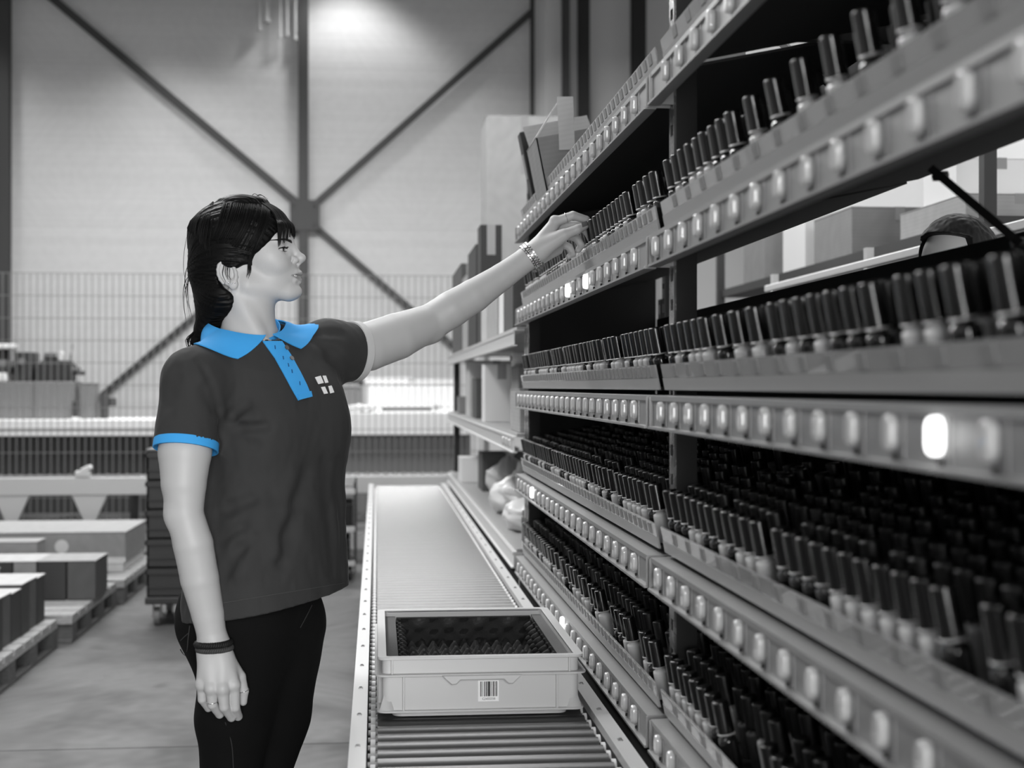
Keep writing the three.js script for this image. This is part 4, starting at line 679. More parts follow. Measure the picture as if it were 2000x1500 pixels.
// ---------- skin ----------
const SK = new Field();
SK.add(headSDF, fromHead(10, 0, 0).toArray(), 0.155, 0.02);
SK.cap(fromHead(4, -62, 0), P(486, 672, 3.01), 0.054, 0.056, 0.018); SK.cap(P(486, 672, 3.01), P(482, 740, 3.01), 0.056, 0.075, 0.02);
SK.cap(fromHead(-14, -84, 46), P(520, 676, 2.955), 0.011, 0.008, 0.02); SK.cap(fromHead(-14, -84, -46), P(538, 662, 3.02), 0.011, 0.008, 0.02);
SK.add((x, y, z) => Math.max(torsoSDF(x, y, z) + 0.016, 0.9 - y), [CH.x, 1.1, TZ], 0.42, 0.03);
// right arm
SK.cap(P(470, 700, 2.98), P(380, 745, 2.89), 0.04, 0.05, 0.03);
SK.chain([P(378, 745, 2.89), P(361, 885, 2.845), P(359, 945, 2.835), P(361, 1003, 2.83), P(377, 1062, 2.832), P(390, 1130, 2.84), P(406, 1200, 2.85), P(416, 1252, 2.855)], [0.052, 0.0515, 0.0435, 0.0355, 0.0385, 0.0372, 0.0315, 0.0275], 0.03, 0.003);
SK.ell(P(340, 1006, 2.825), [0.016, 0.022, 0.018], 0.02);
// right hand
{
  const w1 = P(408, 1266, 2.856), w2 = P(427, 1264, 2.858), mc = [P(457, 1338, 2.842), P(435, 1346, 2.832), P(412, 1345, 2.834), P(394, 1338, 2.846)];
  SK.cap(P(416, 1252, 2.855), P(409, 1272, 2.854), 0.0265, 0.021, 0.01); SK.cap(P(416, 1252, 2.855), P(427, 1270, 2.858), 0.026, 0.021, 0.01);
  SK.cap(w2, mc[0], 0.021, 0.0125, 0.012); SK.cap(w2, mc[1], 0.02, 0.013, 0.012); SK.cap(w1, mc[2], 0.02, 0.0125, 0.012); SK.cap(w1, mc[3], 0.02, 0.0115, 0.012);
  SK.cap(P(420, 1300, 2.866), P(424, 1335, 2.862), 0.018, 0.016, 0.012);
  for (const m of mc) SK.ell(m.clone().add(V3(0, 0.002, 0.004)), [0.0105, 0.0105, 0.0105], 0.006);
  SK.chain([mc[0], P(459, 1382, 2.85), P(465, 1399, 2.874), P(462, 1398, 2.892)], [0.0115, 0.0098, 0.0086, 0.0072], 0.004, 0.002);
  SK.chain([mc[1], P(438, 1381, 2.838), P(452, 1401, 2.862), P(452, 1399, 2.884)], [0.0115, 0.0098, 0.0086, 0.0072], 0.004, 0.002);
  SK.chain([mc[2], P(415, 1376, 2.842), P(429, 1395, 2.866), P(433, 1394, 2.888)], [0.0112, 0.0095, 0.0083, 0.007], 0.004, 0.002);
  SK.chain([mc[3], P(395, 1366, 2.852), P(407, 1383, 2.874), P(413, 1383, 2.893)], [0.0102, 0.0085, 0.0074, 0.0062], 0.004, 0.002);
  SK.chain([P(442, 1288, 2.862), P(468, 1322, 2.868), P(476, 1350, 2.872), P(475, 1371, 2.876)], [0.017, 0.012, 0.0096, 0.0078], 0.012, 0.003);
}
// left arm
SK.cap(P(520, 705, 3.03), P(642, 685, 3.115), 0.034, 0.046, 0.03);
SK.chain([P(642, 683, 3.115), P(718, 677, 3.175), P(775, 657, 3.215), P(842, 629, 3.262), P(882, 604, 3.268), P(925, 578, 3.276), P(980, 541, 3.285), P(1030, 505, 3.29)], [0.050, 0.0535, 0.052, 0.0415, 0.0418, 0.0385, 0.031, 0.0275], 0.03, 0.003);
SK.ell(P(840, 655, 3.262), [0.022, 0.016, 0.02], 0.02);
// left hand
{
  const w = P(1034, 502, 3.29), mc = [P(1085, 433, 3.285), P(1093, 440, 3.308), P(1095, 455, 3.328), P(1092, 473, 3.343)];
  SK.cap(w, P(1050, 489, 3.285), 0.026, 0.023, 0.01); SK.cap(P(1048, 486, 3.28), mc[0], 0.021, 0.0125, 0.012); SK.cap(P(1050, 488, 3.295), mc[1], 0.02, 0.0125, 0.012); SK.cap(P(1052, 492, 3.305), mc[2], 0.02, 0.012, 0.012); SK.cap(P(1052, 497, 3.315), mc[3], 0.019, 0.0115, 0.012);
  SK.cap(P(1054, 493, 3.275), P(1096, 462, 3.264), 0.0185, 0.013, 0.014); SK.cap(P(1056, 500, 3.31), P(1088, 486, 3.338), 0.0175, 0.015, 0.012);
  for (const m of mc) SK.ell(m.clone().add(V3(-0.003, 0.004, 0)), [0.0105, 0.0105, 0.0105], 0.006);
  SK.chain([mc[0], P(1119, 421, 3.28), P(1145, 429, 3.286), P(1155, 438, 3.29)], [0.0115, 0.0102, 0.0088, 0.0072], 0.004, 0.002);
  SK.chain([mc[1], P(1132, 440, 3.312), P(1148, 455, 3.31), P(1153, 468, 3.306)], [0.0115, 0.01, 0.0088, 0.0072], 0.004, 0.002);
  SK.chain([mc[2], P(1126, 465, 3.33), P(1135, 479, 3.328), P(1129, 489, 3.322)], [0.0112, 0.0096, 0.0084, 0.007], 0.004, 0.002);
  SK.chain([mc[3], P(1112, 483, 3.346), P(1119, 496, 3.343), P(1111, 501, 3.336)], [0.0102, 0.0086, 0.0075, 0.0064], 0.004, 0.002);
  SK.chain([P(1062, 481, 3.272), P(1103, 458, 3.258), P(1128, 448, 3.258), P(1144, 440, 3.266)], [0.0165, 0.0128, 0.0108, 0.0086], 0.012, 0.003);
}
// legs under the jeans
const legs = (grow) => { const L = new Field(), g = (r) => r + grow;
  const pel = P(488, 1185, 3.04); L.ell(pel, [g(0.118), g(0.13), g(0.165)], 0.03, false, [0, -0.58, 0]);
  L.ell(P(420, 1222, 3.0), [g(0.07), g(0.085), g(0.075)], 0.05); L.ell(P(440, 1222, 3.12), [g(0.07), g(0.085), g(0.075)], 0.05);
  L.chain([P(480, 1225, 2.985), P(456, 1400, 2.985), P(449, 1545, 3.0)], [g(0.1), g(0.074), g(0.058)], 0.04, 0.02); L.chain([P(552, 1225, 3.09), P(536, 1400, 3.08), P(506, 1548, 3.07)], [g(0.092), g(0.072), g(0.057)], 0.04, 0.02);
  const k1 = P(449, 1545, 3.0), k2 = P(506, 1548, 3.07), shin = (k, x) => L.chain([k, V3(k.x - 0.03, 0.32, k.z), V3(x, 0.1, k.z)], [g(0.058), g(0.056), g(0.042)], 0.02); shin(k1, k1.x - 0.03); shin(k2, k2.x - 0.03); return L; };
const JE = legs(0.0), LEG = legs(-0.006);
SK.add((x, y, z) => LEG.at(x, y, z), [-0.25, 0.5, -3.03], 0.7, 0.01);

const inHead = (x, y, z) => { const [u, v, w] = toHead(x, y, z); return v > -118 && Math.abs(w) < 100 && u > -130 && u < 140; };
const inHeadCore = (x, y, z) => { const [u, v, w] = toHead(x, y, z); return v > -110 && Math.abs(w) < 98 && u > -128 && u < 138; };
const rhB = [P(370, 1425, 2.85), P(490, 1255, 2.85)], lhB = [P(1040, 515, 3.3), P(1170, 405, 3.3)];
const inRH = (x, y, z) => x > rhB[0].x && x < rhB[1].x && y > rhB[0].y && y < rhB[1].y && z > -2.92 && z < -2.79;
const inLH = (x, y, z) => x > lhB[0].x && x < lhB[1].x && y > lhB[0].y && y < lhB[1].y && z > -3.38 && z < -3.22;
const skinAt = (x, y, z) => SK.at(x, y, z);
const bodyGeo_ = nets(skinAt, [-0.47, 0.06, -3.38], [0.39, 1.64, -2.74], 0.0055, (x, y, z) => inHeadCore(x, y, z) || inRH(x, y, z) || inLH(x, y, z));
const hA = fromHead(-126, -122, -98), hB = fromHead(136, 118, 98);
const headGeo = nets(skinAt, [Math.min(hA.x, hB.x) - 0.004, hA.y, Math.min(hA.z, hB.z) - 0.004], [Math.max(hA.x, hB.x) + 0.004, hB.y, Math.max(hA.z, hB.z) + 0.004], 0.002, (x, y, z) => !inHead(x, y, z));
const e6 = 0.006, rhGeo = nets(skinAt, [rhB[0].x - e6, rhB[0].y - e6, -2.926], [rhB[1].x + e6, rhB[1].y + e6, -2.784], 0.0022), lhGeo = nets(skinAt, [lhB[0].x - e6, lhB[0].y - e6, -3.386], [lhB[1].x + e6, lhB[1].y + e6, -3.214], 0.0022);
{ // lips have a colour of their own
  const p = headGeo.attributes.position, c = new Float32Array(p.count * 3).fill(1);
  for (let i = 0; i < p.count; i++) { const [u, v, w] = toHead(p.getX(i), p.getY(i), p.getZ(i)); const aw = Math.abs(w), top = -31.5 - aw * 0.33, bot = -57.5 + aw * 0.5; let m = 1; if (u > 86 && aw < 27) m = 1 - 0.42 * smooth(0, 1.6, top - v) * smooth(0, 2, v - bot); m *= 1 - 0.03 * (noise3(u * 0.2, v * 0.2, w * 0.2) > 0.55 ? 1 : 0); c[i * 3] = c[i * 3 + 1] = c[i * 3 + 2] = m; }
  headGeo.setAttribute('color', new THREE.BufferAttribute(c, 3));
}
const woman = thing('person', 'woman in dark polo shirt with blue collar reaching her left arm to the rack', 'person', [0, 0, 0]);
const skinM = phys(0.50, 0.5, { vertexColors: true, sheen: 0.15, sheenRoughness: 0.5 });
obj('body', joined([bodyGeo_, headGeo, rhGeo, lhGeo]), skinM, woman);

// ---------- face details ----------
const skinU = (v, w, lift = 0) => { let u = 130; for (let i = 0; i < 90; i++) { const d = HF.at(u, v, w); if (d < 0.15 || u < 20) break; u -= Math.max(0.2, d * 0.7); } return [u + lift, v, w]; };
const dark = mat(0.006, 0.5), brown = mat(0.02, 0.2);
for (const s of [-1, 1]) {
  const c = fromHead(72.3, 11, 31 * s), eye = obj('eye', [T(new THREE.SphereGeometry(0.0131, 28, 20), c.x, c.y, c.z)], phys(0.6, 0.15, { clearcoat: 1 }), woman);
  const lk = fromHead(85.2, 11.2, 33.5 * s), dir = lk.clone().sub(c).normalize();
  const iris = new THREE.SphereGeometry(0.0133, 20, 8, 0, 2 * Math.PI, 0, 0.43); iris.applyQuaternion(new THREE.Quaternion().setFromUnitVectors(V3(0, 1, 0), dir)); iris.translate(c.x, c.y, c.z); obj('iris', [iris], brown, eye);
  const lid = (arr, r, lift) => taper(arr.map(([v, w]) => fromHead(...skinU(v, w * s, lift))), (t) => r * (0.3 + 0.7 * Math.sin(Math.PI * Math.min(1, t + 0.12))), 20, 6);
  const lash = [lid([[13.2, 19], [15, 26], [15.2, 34], [13.6, 42], [10.5, 48]], 0.0015, 0.3)]; for (let i = 0; i < 22; i++) { const t = i / 21, w = lerp(22, 48, t), v = 15.4 - 5 * t * t, b = skinU(v, w * s, 0); lash.push(taper([fromHead(...b), fromHead(b[0] + 3.5, v - 0.6, (w + 2.5 * t) * s), fromHead(b[0] + 7 - 2.5 * t, v + 1.4, (w + 5.5 * t) * s)], (q) => 0.0007 * (1 - q) + 0.0001, 5, 4)); }
  obj('eyelashes', lash, dark, woman); obj('lower_lash_line', [lid([[8.4, 21], [6.8, 28], [6.4, 36], [7.6, 44]], 0.0006, 0.2)], mat(0.05, 0.6), woman);
  const brow = []; for (let i = 0; i < 150; i++) { const t = rnd(), w = lerp(12, 50, t), v = 27 + 5 * Math.sin(t * 2.2) - 3.5 * t * t + rr(-2.2, 2.2) * (1 - 0.55 * t), q = (dv, dw, l) => fromHead(...skinU(v + dv, (w + dw) * s, l)); brow.push(taper([q(0, 0, 0), q(1.4 * (1 - t), 3, 0.9), q(1.2 - 2.6 * t, 7, 0.3)], (k) => 0.0008 * (1 - 0.8 * k), 5, 4)); }
  obj('eyebrow', brow, dark, woman);
}
{
  const t = []; for (let i = -4; i <= 4; i++) { const w = i * 4.6, u = 110 - 0.018 * w * w; const q = fromHead(u - 3.5, -40.4, w); t.push(T(new RoundedBoxGeometry(0.005, 0.0065, 0.0046, 2, 0.0012), q.x, q.y, q.z, 0, -i * 0.13, 0)); }
  obj('teeth', t, phys(0.75, 0.25, { clearcoat: 0.6 }), woman);
  const st = []; for (const [u, v, w] of [[-8, -61, 73.2], [-14, -62, 73.6], [-21, -60, 73.4]]) { const q = fromHead(u, v, w); st.push(T(new THREE.SphereGeometry(0.0018, 10, 8), q.x, q.y, q.z)); } obj('earring', st, phys(0.85, 0.1, { metalness: 0.6 }), woman);
}
// ---------- hair ----------
{
  const OP = [[140, 55], [98, 54], [86, 57], [74, 45], [58, 22], [43, 6], [30, -3], [25, -14], [24, -26], [17, -22], [6, -24], [-6, -31], [-20, -31], [-36, -38], [-46, -48], [-42, -60], [-34, -70], [-18, -80], [-9, -92], [-9, -108], [-16, -122], [-40, -138], [-40, -170], [140, -170]];
  const poly = (x, y) => { let d = 1e9, s = 1; for (let i = 0, j = OP.length - 1; i < OP.length; j = i++) { const [ax, ay] = OP[i], [bx_, by_] = OP[j], ex = bx_ - ax, ey = by_ - ay, wx = x - ax, wy = y - ay, h = clamp((wx * ex + wy * ey) / (ex * ex + ey * ey), 0, 1); d = Math.min(d, (wx - ex * h) ** 2 + (wy - ey * h) ** 2); const c1 = y >= ay, c2 = y < by_, c3 = ex * wy > ey * wx; if ((c1 && c2 && c3) || (!c1 && !c2 && !c3)) s = -s; } return s * Math.sqrt(d); };
  const H = new Field(); H.ell([-12, 38, 0], [109, 83, 79], 0); H.ell([-30, -10, 0], [86, 70, 74], 20); H.ell([-38, -84, 0], [56, 54, 71], 22); H.cap([-66, -40, 0], [-58, -112, 0], 50, 40, 25); H.cap([-62, -110, 6], [-84, -150, 8], 34, 20, 20); H.cap([-84, -150, 8], [-108, -182, 10], 19, 5, 10); H.ell([-4, 112, 0], [50, 14, 46], 14);
  const hairF = (u, v, w) => { const n = Math.atan2(w, v + 40), str = 1.5 * noise3(n * 14, (u + 30) * 0.012, 3) + 0.8 * noise3(n * 40, u * 0.015, 9); let d = H.at(u, v, w) + str * 0.8; const o = poly(u, v); return -smin(-d, o, 5); };
  const f = (x, y, z) => { const [u, v, w] = toHead(x, y, z); return hairF(u, v, w) / 1000; };
  const a = fromHead(-140, -195, -100), b = fromHead(112, 135, 100), m = 0.01;
  const main = nets(f, [Math.min(a.x, b.x) - m, a.y, Math.min(a.z, b.z) - m], [Math.max(a.x, b.x) + m, b.y, Math.max(a.z, b.z) + m], 0.0028);
  const strands = [], S = (pts, r, seg = 10) => strands.push(taper(pts.map((q) => fromHead(...q)), (t) => r / 1000 * (t < 0.2 ? 0.5 + 2.5 * t : 1) * (1 - 0.85 * Math.max(0, t - 0.5) * 2) + 0.00015, seg, 5));
  const E = (u, v, w) => { const c = [-12, 38, 0], r = [111.3, 85.3, 81.3], x = (u - c[0]) / r[0], y = (v - c[1]) / r[1], z = w / r[2], l = Math.hypot(x, y, z); return [c[0] + x / l * r[0], c[1] + y / l * r[1], z / l * r[2]]; };
  // fringe: clumps from the crown over the forehead
  for (let i = 0; i < 64; i++) {
    const w = lerp(-52, 58, (i + rr(0, 0.8)) / 64), aw = Math.abs(w), end = w > 0 ? 42 - 0.62 * Math.max(0, w - 14) : 46 - 0.2 * aw, side = 0.006 * w * w;
    if (w > 18 && w < 44 && rnd() < 0.3) continue;
    const u1 = 101 - side * 1.25, j = rr(-3, 3);
    S([E(40, 115, w * 0.55), E(72, 92, w * 0.8), E(88, 74, w * 0.95), [u1 - 1, 62 + j * 0.4, w * 1.02], [u1 + rr(-2, 1.5), end + j, w * 1.04 + rr(-3, 3)]], rr(1.1, 2.4), 14);
  }
  // sweep from the parting to the temple and over the ear
  for (let i = 0; i < 120; i++) {
    const s = i % 3 ? 1 : -1, t = rnd(), u0 = lerp(60, -40, t);
    S([E(u0 - 4, 120, s * 6), E(u0 + 6, 90, s * 50), E(u0 + 4 - 10 * t, 50, s * 76), E(u0 - 12 - 18 * t, 12, s * 80), E(u0 - 26 - 30 * t, -16 + rr(-8, 8), s * 76)], rr(0.5, 1.1), 14);
  }
  for (let i = 0; i < 90; i++) { // back, falling towards the nape
    const s = i % 3 ? 1 : -1, w = s * rr(4, 74), u = -Math.sqrt(Math.max(0, 1 - (w / 84) ** 2)) * 104 - 9;
    S([E(-60, 104, w * 0.5), E(u * 0.92, 60, w), [u, 20, w], [u + 4 + rr(-3, 3), -40, w * 0.86], [u * 0.9 + rr(-4, 4), -95, w * 0.55], [-84 + rr(-8, 6), -140, w * 0.28 + 6]], rr(0.6, 1.2), 18);
  }
  for (let i = 0; i < 26; i++) { const x = rr(-96, -62), w = rr(-26, 36); S([[x + 20, -104, w], [x, -132, w * 0.8], [x - 10 + rr(-5, 5), -156, w * 0.6], [x - 22 + rr(-8, 8), -176, 8 + rr(-7, 7)], [x - 26 + rr(-10, 14), -196 + rr(-10, 10), 8 + rr(-8, 8)]], rr(0.9, 2.2), 12); }
  // loose wisps: before the ear, on the neck, flying behind
  const wisp = (...q) => S(q, rr(0.35, 0.75), 12);
  for (let i = 0; i < 7; i++) wisp([20 + i, 0, 66], [18 + i, -20, 69], [16 + i * 1.2, -38, 66], [13 + i, -48 + rr(-6, 4), 62]);
  for (let i = 0; i < 5; i++) { const x = -30 + i * 3; wisp([x + 2, -12, 76], [x + 1, -26, 79], [x + rr(-2, 3), -44, 79], [x + 4 + rr(-4, 4), -58 + rr(-6, 4), 78]); }
  for (let i = 0; i < 8; i++) wisp([-20 + i, -76, 52], [-8 + i, -92, 56], [-4 + i, -108, 54], [-9 + rr(-5, 5), -122 + rr(-6, 6), 56]);
  for (let i = 0; i < 7; i++) { const v = rr(-60, 40), w = rr(-30, 30), q = rr(0, 8); wisp(E(-112, v, w), [-121 - q * 0.4, v - 28, w], [-121 - q, v - 66, w], [-112 - q * 1.6, v - 104, w]); }
  for (let i = 0; i < 4; i++) wisp(E(10 + i * 3, 122, rr(-20, 20)), [20 + i * 4, 126 + rr(-3, 3), rr(-20, 20)], [36 + i * 4, 118 - i + rr(-3, 3), rr(-20, 20)]);
  const hm = phys(0.0035, 0.5, { specularIntensity: 0.28 });
  const hair = obj('hair', joined([main]), hm, woman); obj('hair_strands', strands, hm, hair);
}

// ---------- polo shirt ----------
const bare = new Field();
bare.add(torsoSDF, [CH.x, 1.1, TZ], 0.43, 0.03);
for (const s of [-1, 1]) bare.ell(CH.clone().addScaledVector(FR, 0.05).addScaledVector(RT_, s * 0.062), [0.052, 0.07, 0.052], 0.08);
bare.cap(P(470, 692, 2.99), J.rs, 0.05, 0.058, 0.05); bare.cap(P(520, 690, 3.03), J.ls, 0.046, 0.060, 0.05);
bare.cap(P(484, 690, 3.01), P(480, 720, 3.01), 0.074, 0.09, 0.05);
const sleeve = (a, b, ra, rb, k) => { const dir = b.clone().sub(a).normalize(), F2 = new Field(); F2.cap(a, b.clone().addScaledVector(dir, 0.06), ra, rb, 0); bare.add((x, y, z) => Math.max(F2.at(x, y, z), (x - b.x) * dir.x + (y - b.y) * dir.y + (z - b.z) * dir.z), a.clone().add(b).multiplyScalar(0.5).toArray(), a.distanceTo(b) / 2 + 0.11, k); return dir; };
const rDir = sleeve(J.rs, J.rc, 0.059, 0.065, 0.028), lDir = sleeve(J.ls, J.lc, 0.061, 0.0655, 0.03);
const bareF = (x, y, z) => bare.at(x, y, z);
const creases = []; const cr = (amp, sig, ...pts) => { for (let i = 0; i + 1 < pts.length; i++) creases.push([hit(...pts[i], bareF), hit(...pts[i + 1], bareF), amp, sig]); };
cr(0.006, 0.007, [432, 842], [470, 836], [520, 832]); cr(0.005, 0.008, [430, 838], [455, 812], [480, 790]); cr(0.004, 0.008, [432, 850], [500, 872]); cr(-0.003, 0.012, [440, 822], [500, 815]);
cr(0.006, 0.012, [598, 925], [578, 985], [560, 1050], [552, 1098]); cr(-0.005, 0.014, [572, 930], [552, 1000], [538, 1080]); cr(0.004, 0.012, [636, 905], [644, 1000], [650, 1120]); cr(0.003, 0.01, [662, 900], [668, 1010], [668, 1120]);
cr(0.005, 0.010, [425, 1000], [450, 992], [490, 975]); cr(0.004, 0.009, [425, 1060], [470, 1030]); cr(0.004, 0.010, [440, 1120], [470, 1075], [500, 1050]); cr(-0.004, 0.014, [470, 1120], [520, 1000]);
cr(0.003, 0.006, [388, 705], [412, 745], [428, 800], [432, 845]); cr(0.003, 0.010, [345, 720], [330, 790]); cr(0.004, 0.009, [400, 760], [420, 800]); cr(0.004, 0.009, [610, 665], [650, 690], [690, 730]); cr(0.004, 0.008, [622, 650], [668, 652]); cr(0.004, 0.009, [640, 700], [672, 720]);
const nh = [P(486, 640, 3.005), P(492, 690, 3.0)];
const shirtF = (x, y, z) => {
  let d = bare.at(x, y, z);
  if (d > 0.05) return d;
  for (const [a, b, A, s] of creases) { const ex = b.x - a.x, ey = b.y - a.y, ez = b.z - a.z, px = x - a.x, py = y - a.y, pz = z - a.z, h = clamp((px * ex + py * ey + pz * ez) / (ex * ex + ey * ey + ez * ez + 1e-9), 0, 1), q = (px - ex * h) ** 2 + (py - ey * h) ** 2 + (pz - ez * h) ** 2; if (q < 9 * s * s) d += 1.4 * A * Math.exp(-q / (2 * s * s)); }
  const low = smooth(1.25, 1.0, y); d += 0.0022 * noise3(x * 9, y * 4, z * 9) + low * 0.003 * noise3(x * 14 + y * 6, y * 3, z * 14) + 0.0006 * noise3(x * 40, y * 22, z * 40);
  return d;
};
const HEM = (x) => 0.838 + 0.17 * (x + 0.31);
const cutF = (x, y, z) => {
  let d = shirtF(x, y, z);
  d = Math.max(d, HEM(x) - y);
  if (y < 0.93) d = Math.max(d, -Math.max(torsoSDF(x, y, z) + 0.014, y - HEM(x) - 0.04)); // open at the hem
  for (const [o, dir, r] of [[J.rc, rDir, 0.0555], [J.lc, lDir, 0.0565]]) { const px = x - o.x, py = y - o.y, pz = z - o.z, h = px * dir.x + py * dir.y + pz * dir.z; if (h > -0.03 && h < 0.08) { const q = Math.hypot(px - dir.x * h, py - dir.y * h, pz - dir.z * h) - r; d = Math.max(d, -Math.max(q, -h - 0.011)); } }
  { const a = nh[0], b = nh[1], ex = b.x - a.x, ey = b.y - a.y, ez = b.z - a.z, px = x - a.x, py = y - a.y, pz = z - a.z, h = clamp((px * ex + py * ey + pz * ez) / (ex * ex + ey * ey + ez * ez), -1, 1); d = Math.max(d, -(Math.hypot(px - ex * h, py - ey * h, pz - ez * h) - 0.0735)); }
  return d;
};
const shirtM = phys(0.028, 0.85, { sheen: 0.25, sheenRoughness: 0.6, sheenColor: grey(0.35) });
const shirt = obj('polo_shirt', joined([nets(cutF, [-0.475, 0.815, -3.32], [0.035, 1.47, -2.76], 0.004)]), shirtM, woman);
const blueM = phys([0.045, 0.36, 0.80], 0.8, { sheen: 0.2, sheenRoughness: 0.6 }), cuffM = mat(0.55, 0.8), white2 = mat(0.82, 0.7);
// ribbon of quads given as rows of points with thickness along their normals
function sheetGeo(rows, th) {
  const n = rows.length, m = rows[0].length, pos = [], idx = []; const N = [];
  for (let i = 0; i < n; i++) for (let j = 0; j < m; j++) { const a = rows[Math.min(n - 1, i + 1)][j].clone().sub(rows[Math.max(0, i - 1)][j]), b = rows[i][Math.min(m - 1, j + 1)].clone().sub(rows[i][Math.max(0, j - 1)]); N.push(a.cross(b).normalize()); }
  for (const s of [0.5, -0.5]) for (let i = 0; i < n; i++) for (let j = 0; j < m; j++) { const q = rows[i][j].clone().addScaledVector(N[i * m + j], s * th); pos.push(q.x, q.y, q.z); }
  const o = n * m, q4 = (a, b, c, d) => idx.push(a, b, c, a, c, d);
  for (let i = 0; i < n - 1; i++) for (let j = 0; j < m - 1; j++) { const a = i * m + j; q4(a, a + m, a + m + 1, a + 1); q4(o + a, o + a + 1, o + a + m + 1, o + a + m); }
  for (let i = 0; i < n - 1; i++) { const a = i * m, b = a + m - 1; q4(a, o + a, o + a + m, a + m); q4(b, b + m, o + b + m, o + b); }
  for (let j = 0; j < m - 1; j++) { const a = j, b = (n - 1) * m + j; q4(a, a + 1, o + a + 1, o + a); q4(b, o + b, o + b + 1, b + 1); }
  const g = new THREE.BufferGeometry(); g.setAttribute('position', new THREE.Float32BufferAttribute(pos, 3)); g.setIndex(idx); g.computeVertexNormals(); return toCreasedNormals(g, 0.7);
}
{ // collar
  const N = P(478, 655, 3.01), px = 0.00106;
  const polar = (phi, R, y) => N.clone().addScaledVector(FR, Math.cos(phi) * R).addScaledVector(RT_, Math.sin(phi) * R).add(V3(0, y, 0));
  const topY = (phi) => (34 - 42 * Math.pow((1 + Math.cos(phi)) / 2, 2.2) - 11 * Math.sin(phi)) * px;
  for (const s of [1, -1]) {
    const rows = [], stand = [];
    for (let i = 0; i <= 36; i++) {
      const t = i / 36, pT = s * lerp(Math.PI, 0.1, t), pO = s * lerp(Math.PI, s > 0 ? 0.74 : 0.62, t), row = [], st = [];
      for (let j = 0; j <= 9; j++) {
        const q = j / 9, phi = lerp(pT, pO, q), R = lerp(0.071 + 0.004 * (1 - t), lerp(s > 0 ? 0.088 : 0.08, s > 0 ? 0.116 : 0.093, smooth(0.35, 1, t)), q) + 0.005 * Math.sin(Math.PI * q), y = topY(pT) - q * (0.036 + 0.006 * smooth(0.5, 1, t)) * (1 + 0.1 * s) + 0.004 * Math.sin(Math.PI * q);
        const p3 = polar(phi, R, y); // rest on the cloth, never inside it
        for (let k = 0; k < 6; k++) { const d = bareF(p3.x, p3.y, p3.z); if (d < 0.004) p3.add(V3(Math.sin(phi) * RT_.x + Math.cos(phi) * FR.x, 0.6, Math.sin(phi) * RT_.z + Math.cos(phi) * FR.z).multiplyScalar(0.7 * (0.004 - d))); else break; }
        row.push(p3); st.push(polar(pT, 0.0712 - 0.002 * q + 0.004 * (1 - t), topY(pT) - q * 0.034));
      }
      rows.push(row); stand.push(st);
    }
    if (s < 0) { rows.forEach((r) => r.reverse()); stand.forEach((r) => r.reverse()); }
    obj('collar', [sheetGeo(rows, 0.0024)], blueM, shirt).userData.label = 'blue collar leaf'; obj('collar_stand', [sheetGeo(stand, 0.0022)], blueM, shirt).userData.label = 'blue collar stand';
  }
  // placket strips following the chest
  const strip = (l, r, out, m, name, th = 0.0022) => { const rows = []; for (let i = 0; i <= 24; i++) { const t = i / 24, at = (c) => { const f = t * (c.length - 1), k = Math.min(c.length - 2, Math.floor(f)), q = f - k; return [lerp(c[k][0], c[k + 1][0], q), lerp(c[k][1], c[k + 1][1], q)]; }, A = at(l), B = at(r), row = []; for (let j = 0; j <= 5; j++) row.push(hit(lerp(A[0], B[0], j / 5), lerp(A[1], B[1], j / 5), shirtF, 2.5, 3.5, out)); rows.push(row); } return obj(name, [sheetGeo(rows, th)], m, shirt); };
  strip([[512, 668], [535, 700], [552, 730], [568, 760], [581, 783]], [[549, 668], [566, 694], [585, 728], [597, 752], [606, 774]], 0.003, blueM, 'placket').userData.label = 'blue button placket';
  strip([[578, 772], [580, 783]], [[604, 765], [607, 776]], 0.0055, blueM, 'placket_end');
  const btn = (x, y) => { const q = hit(x, y, shirtF, 2.5, 3.5, 0.0055), g = new THREE.CylinderGeometry(0.0052, 0.0048, 0.0022, 16); g.applyQuaternion(new THREE.Quaternion().setFromUnitVectors(V3(0, 1, 0), q.n)); const b = obj('button', [g.translate(q.x, q.y, q.z)], mat(0.09, 0.35), shirt); };
  btn(557, 681); btn(567, 702); 
  for (const [x, y] of [[551, 701], [535, 680], [568, 727], [561, 715], [583, 750]]) { const q = hit(x, y, shirtF, 2.5, 3.5, 0.0046), g = bx(0.0018, 0.008, 0.0012); g.applyQuaternion(new THREE.Quaternion().setFromUnitVectors(V3(0, 0, 1), q.n)); obj('buttonhole', [g.translate(q.x, q.y, q.z)], mat([0.01, 0.09, 0.25], 0.9), shirt); }
  // emblem: four white tiles
  for (const c of [[[614, 738], [625, 735], [631, 749], [621, 751]], [[629, 735], [635, 735], [640, 748], [634, 749]], [[626, 757], [633, 756], [639, 769], [632, 770]], [[640, 755], [646, 754], [651, 767], [644, 769]]]) { const rows = []; for (let i = 0; i <= 4; i++) { const row = []; for (let j = 0; j <= 4; j++) { const u = i / 4, v = j / 4, x = lerp(lerp(c[0][0], c[1][0], u), lerp(c[3][0], c[2][0], u), v), y = lerp(lerp(c[0][1], c[1][1], u), lerp(c[3][1], c[2][1], u), v); row.push(hit(x, y, shirtF, 2.5, 3.5, 0.0022)); } rows.push(row); } obj('emblem_tile', [sheetGeo(rows, 0.0014)], white2, shirt).userData.label = 'white emblem tile'; }
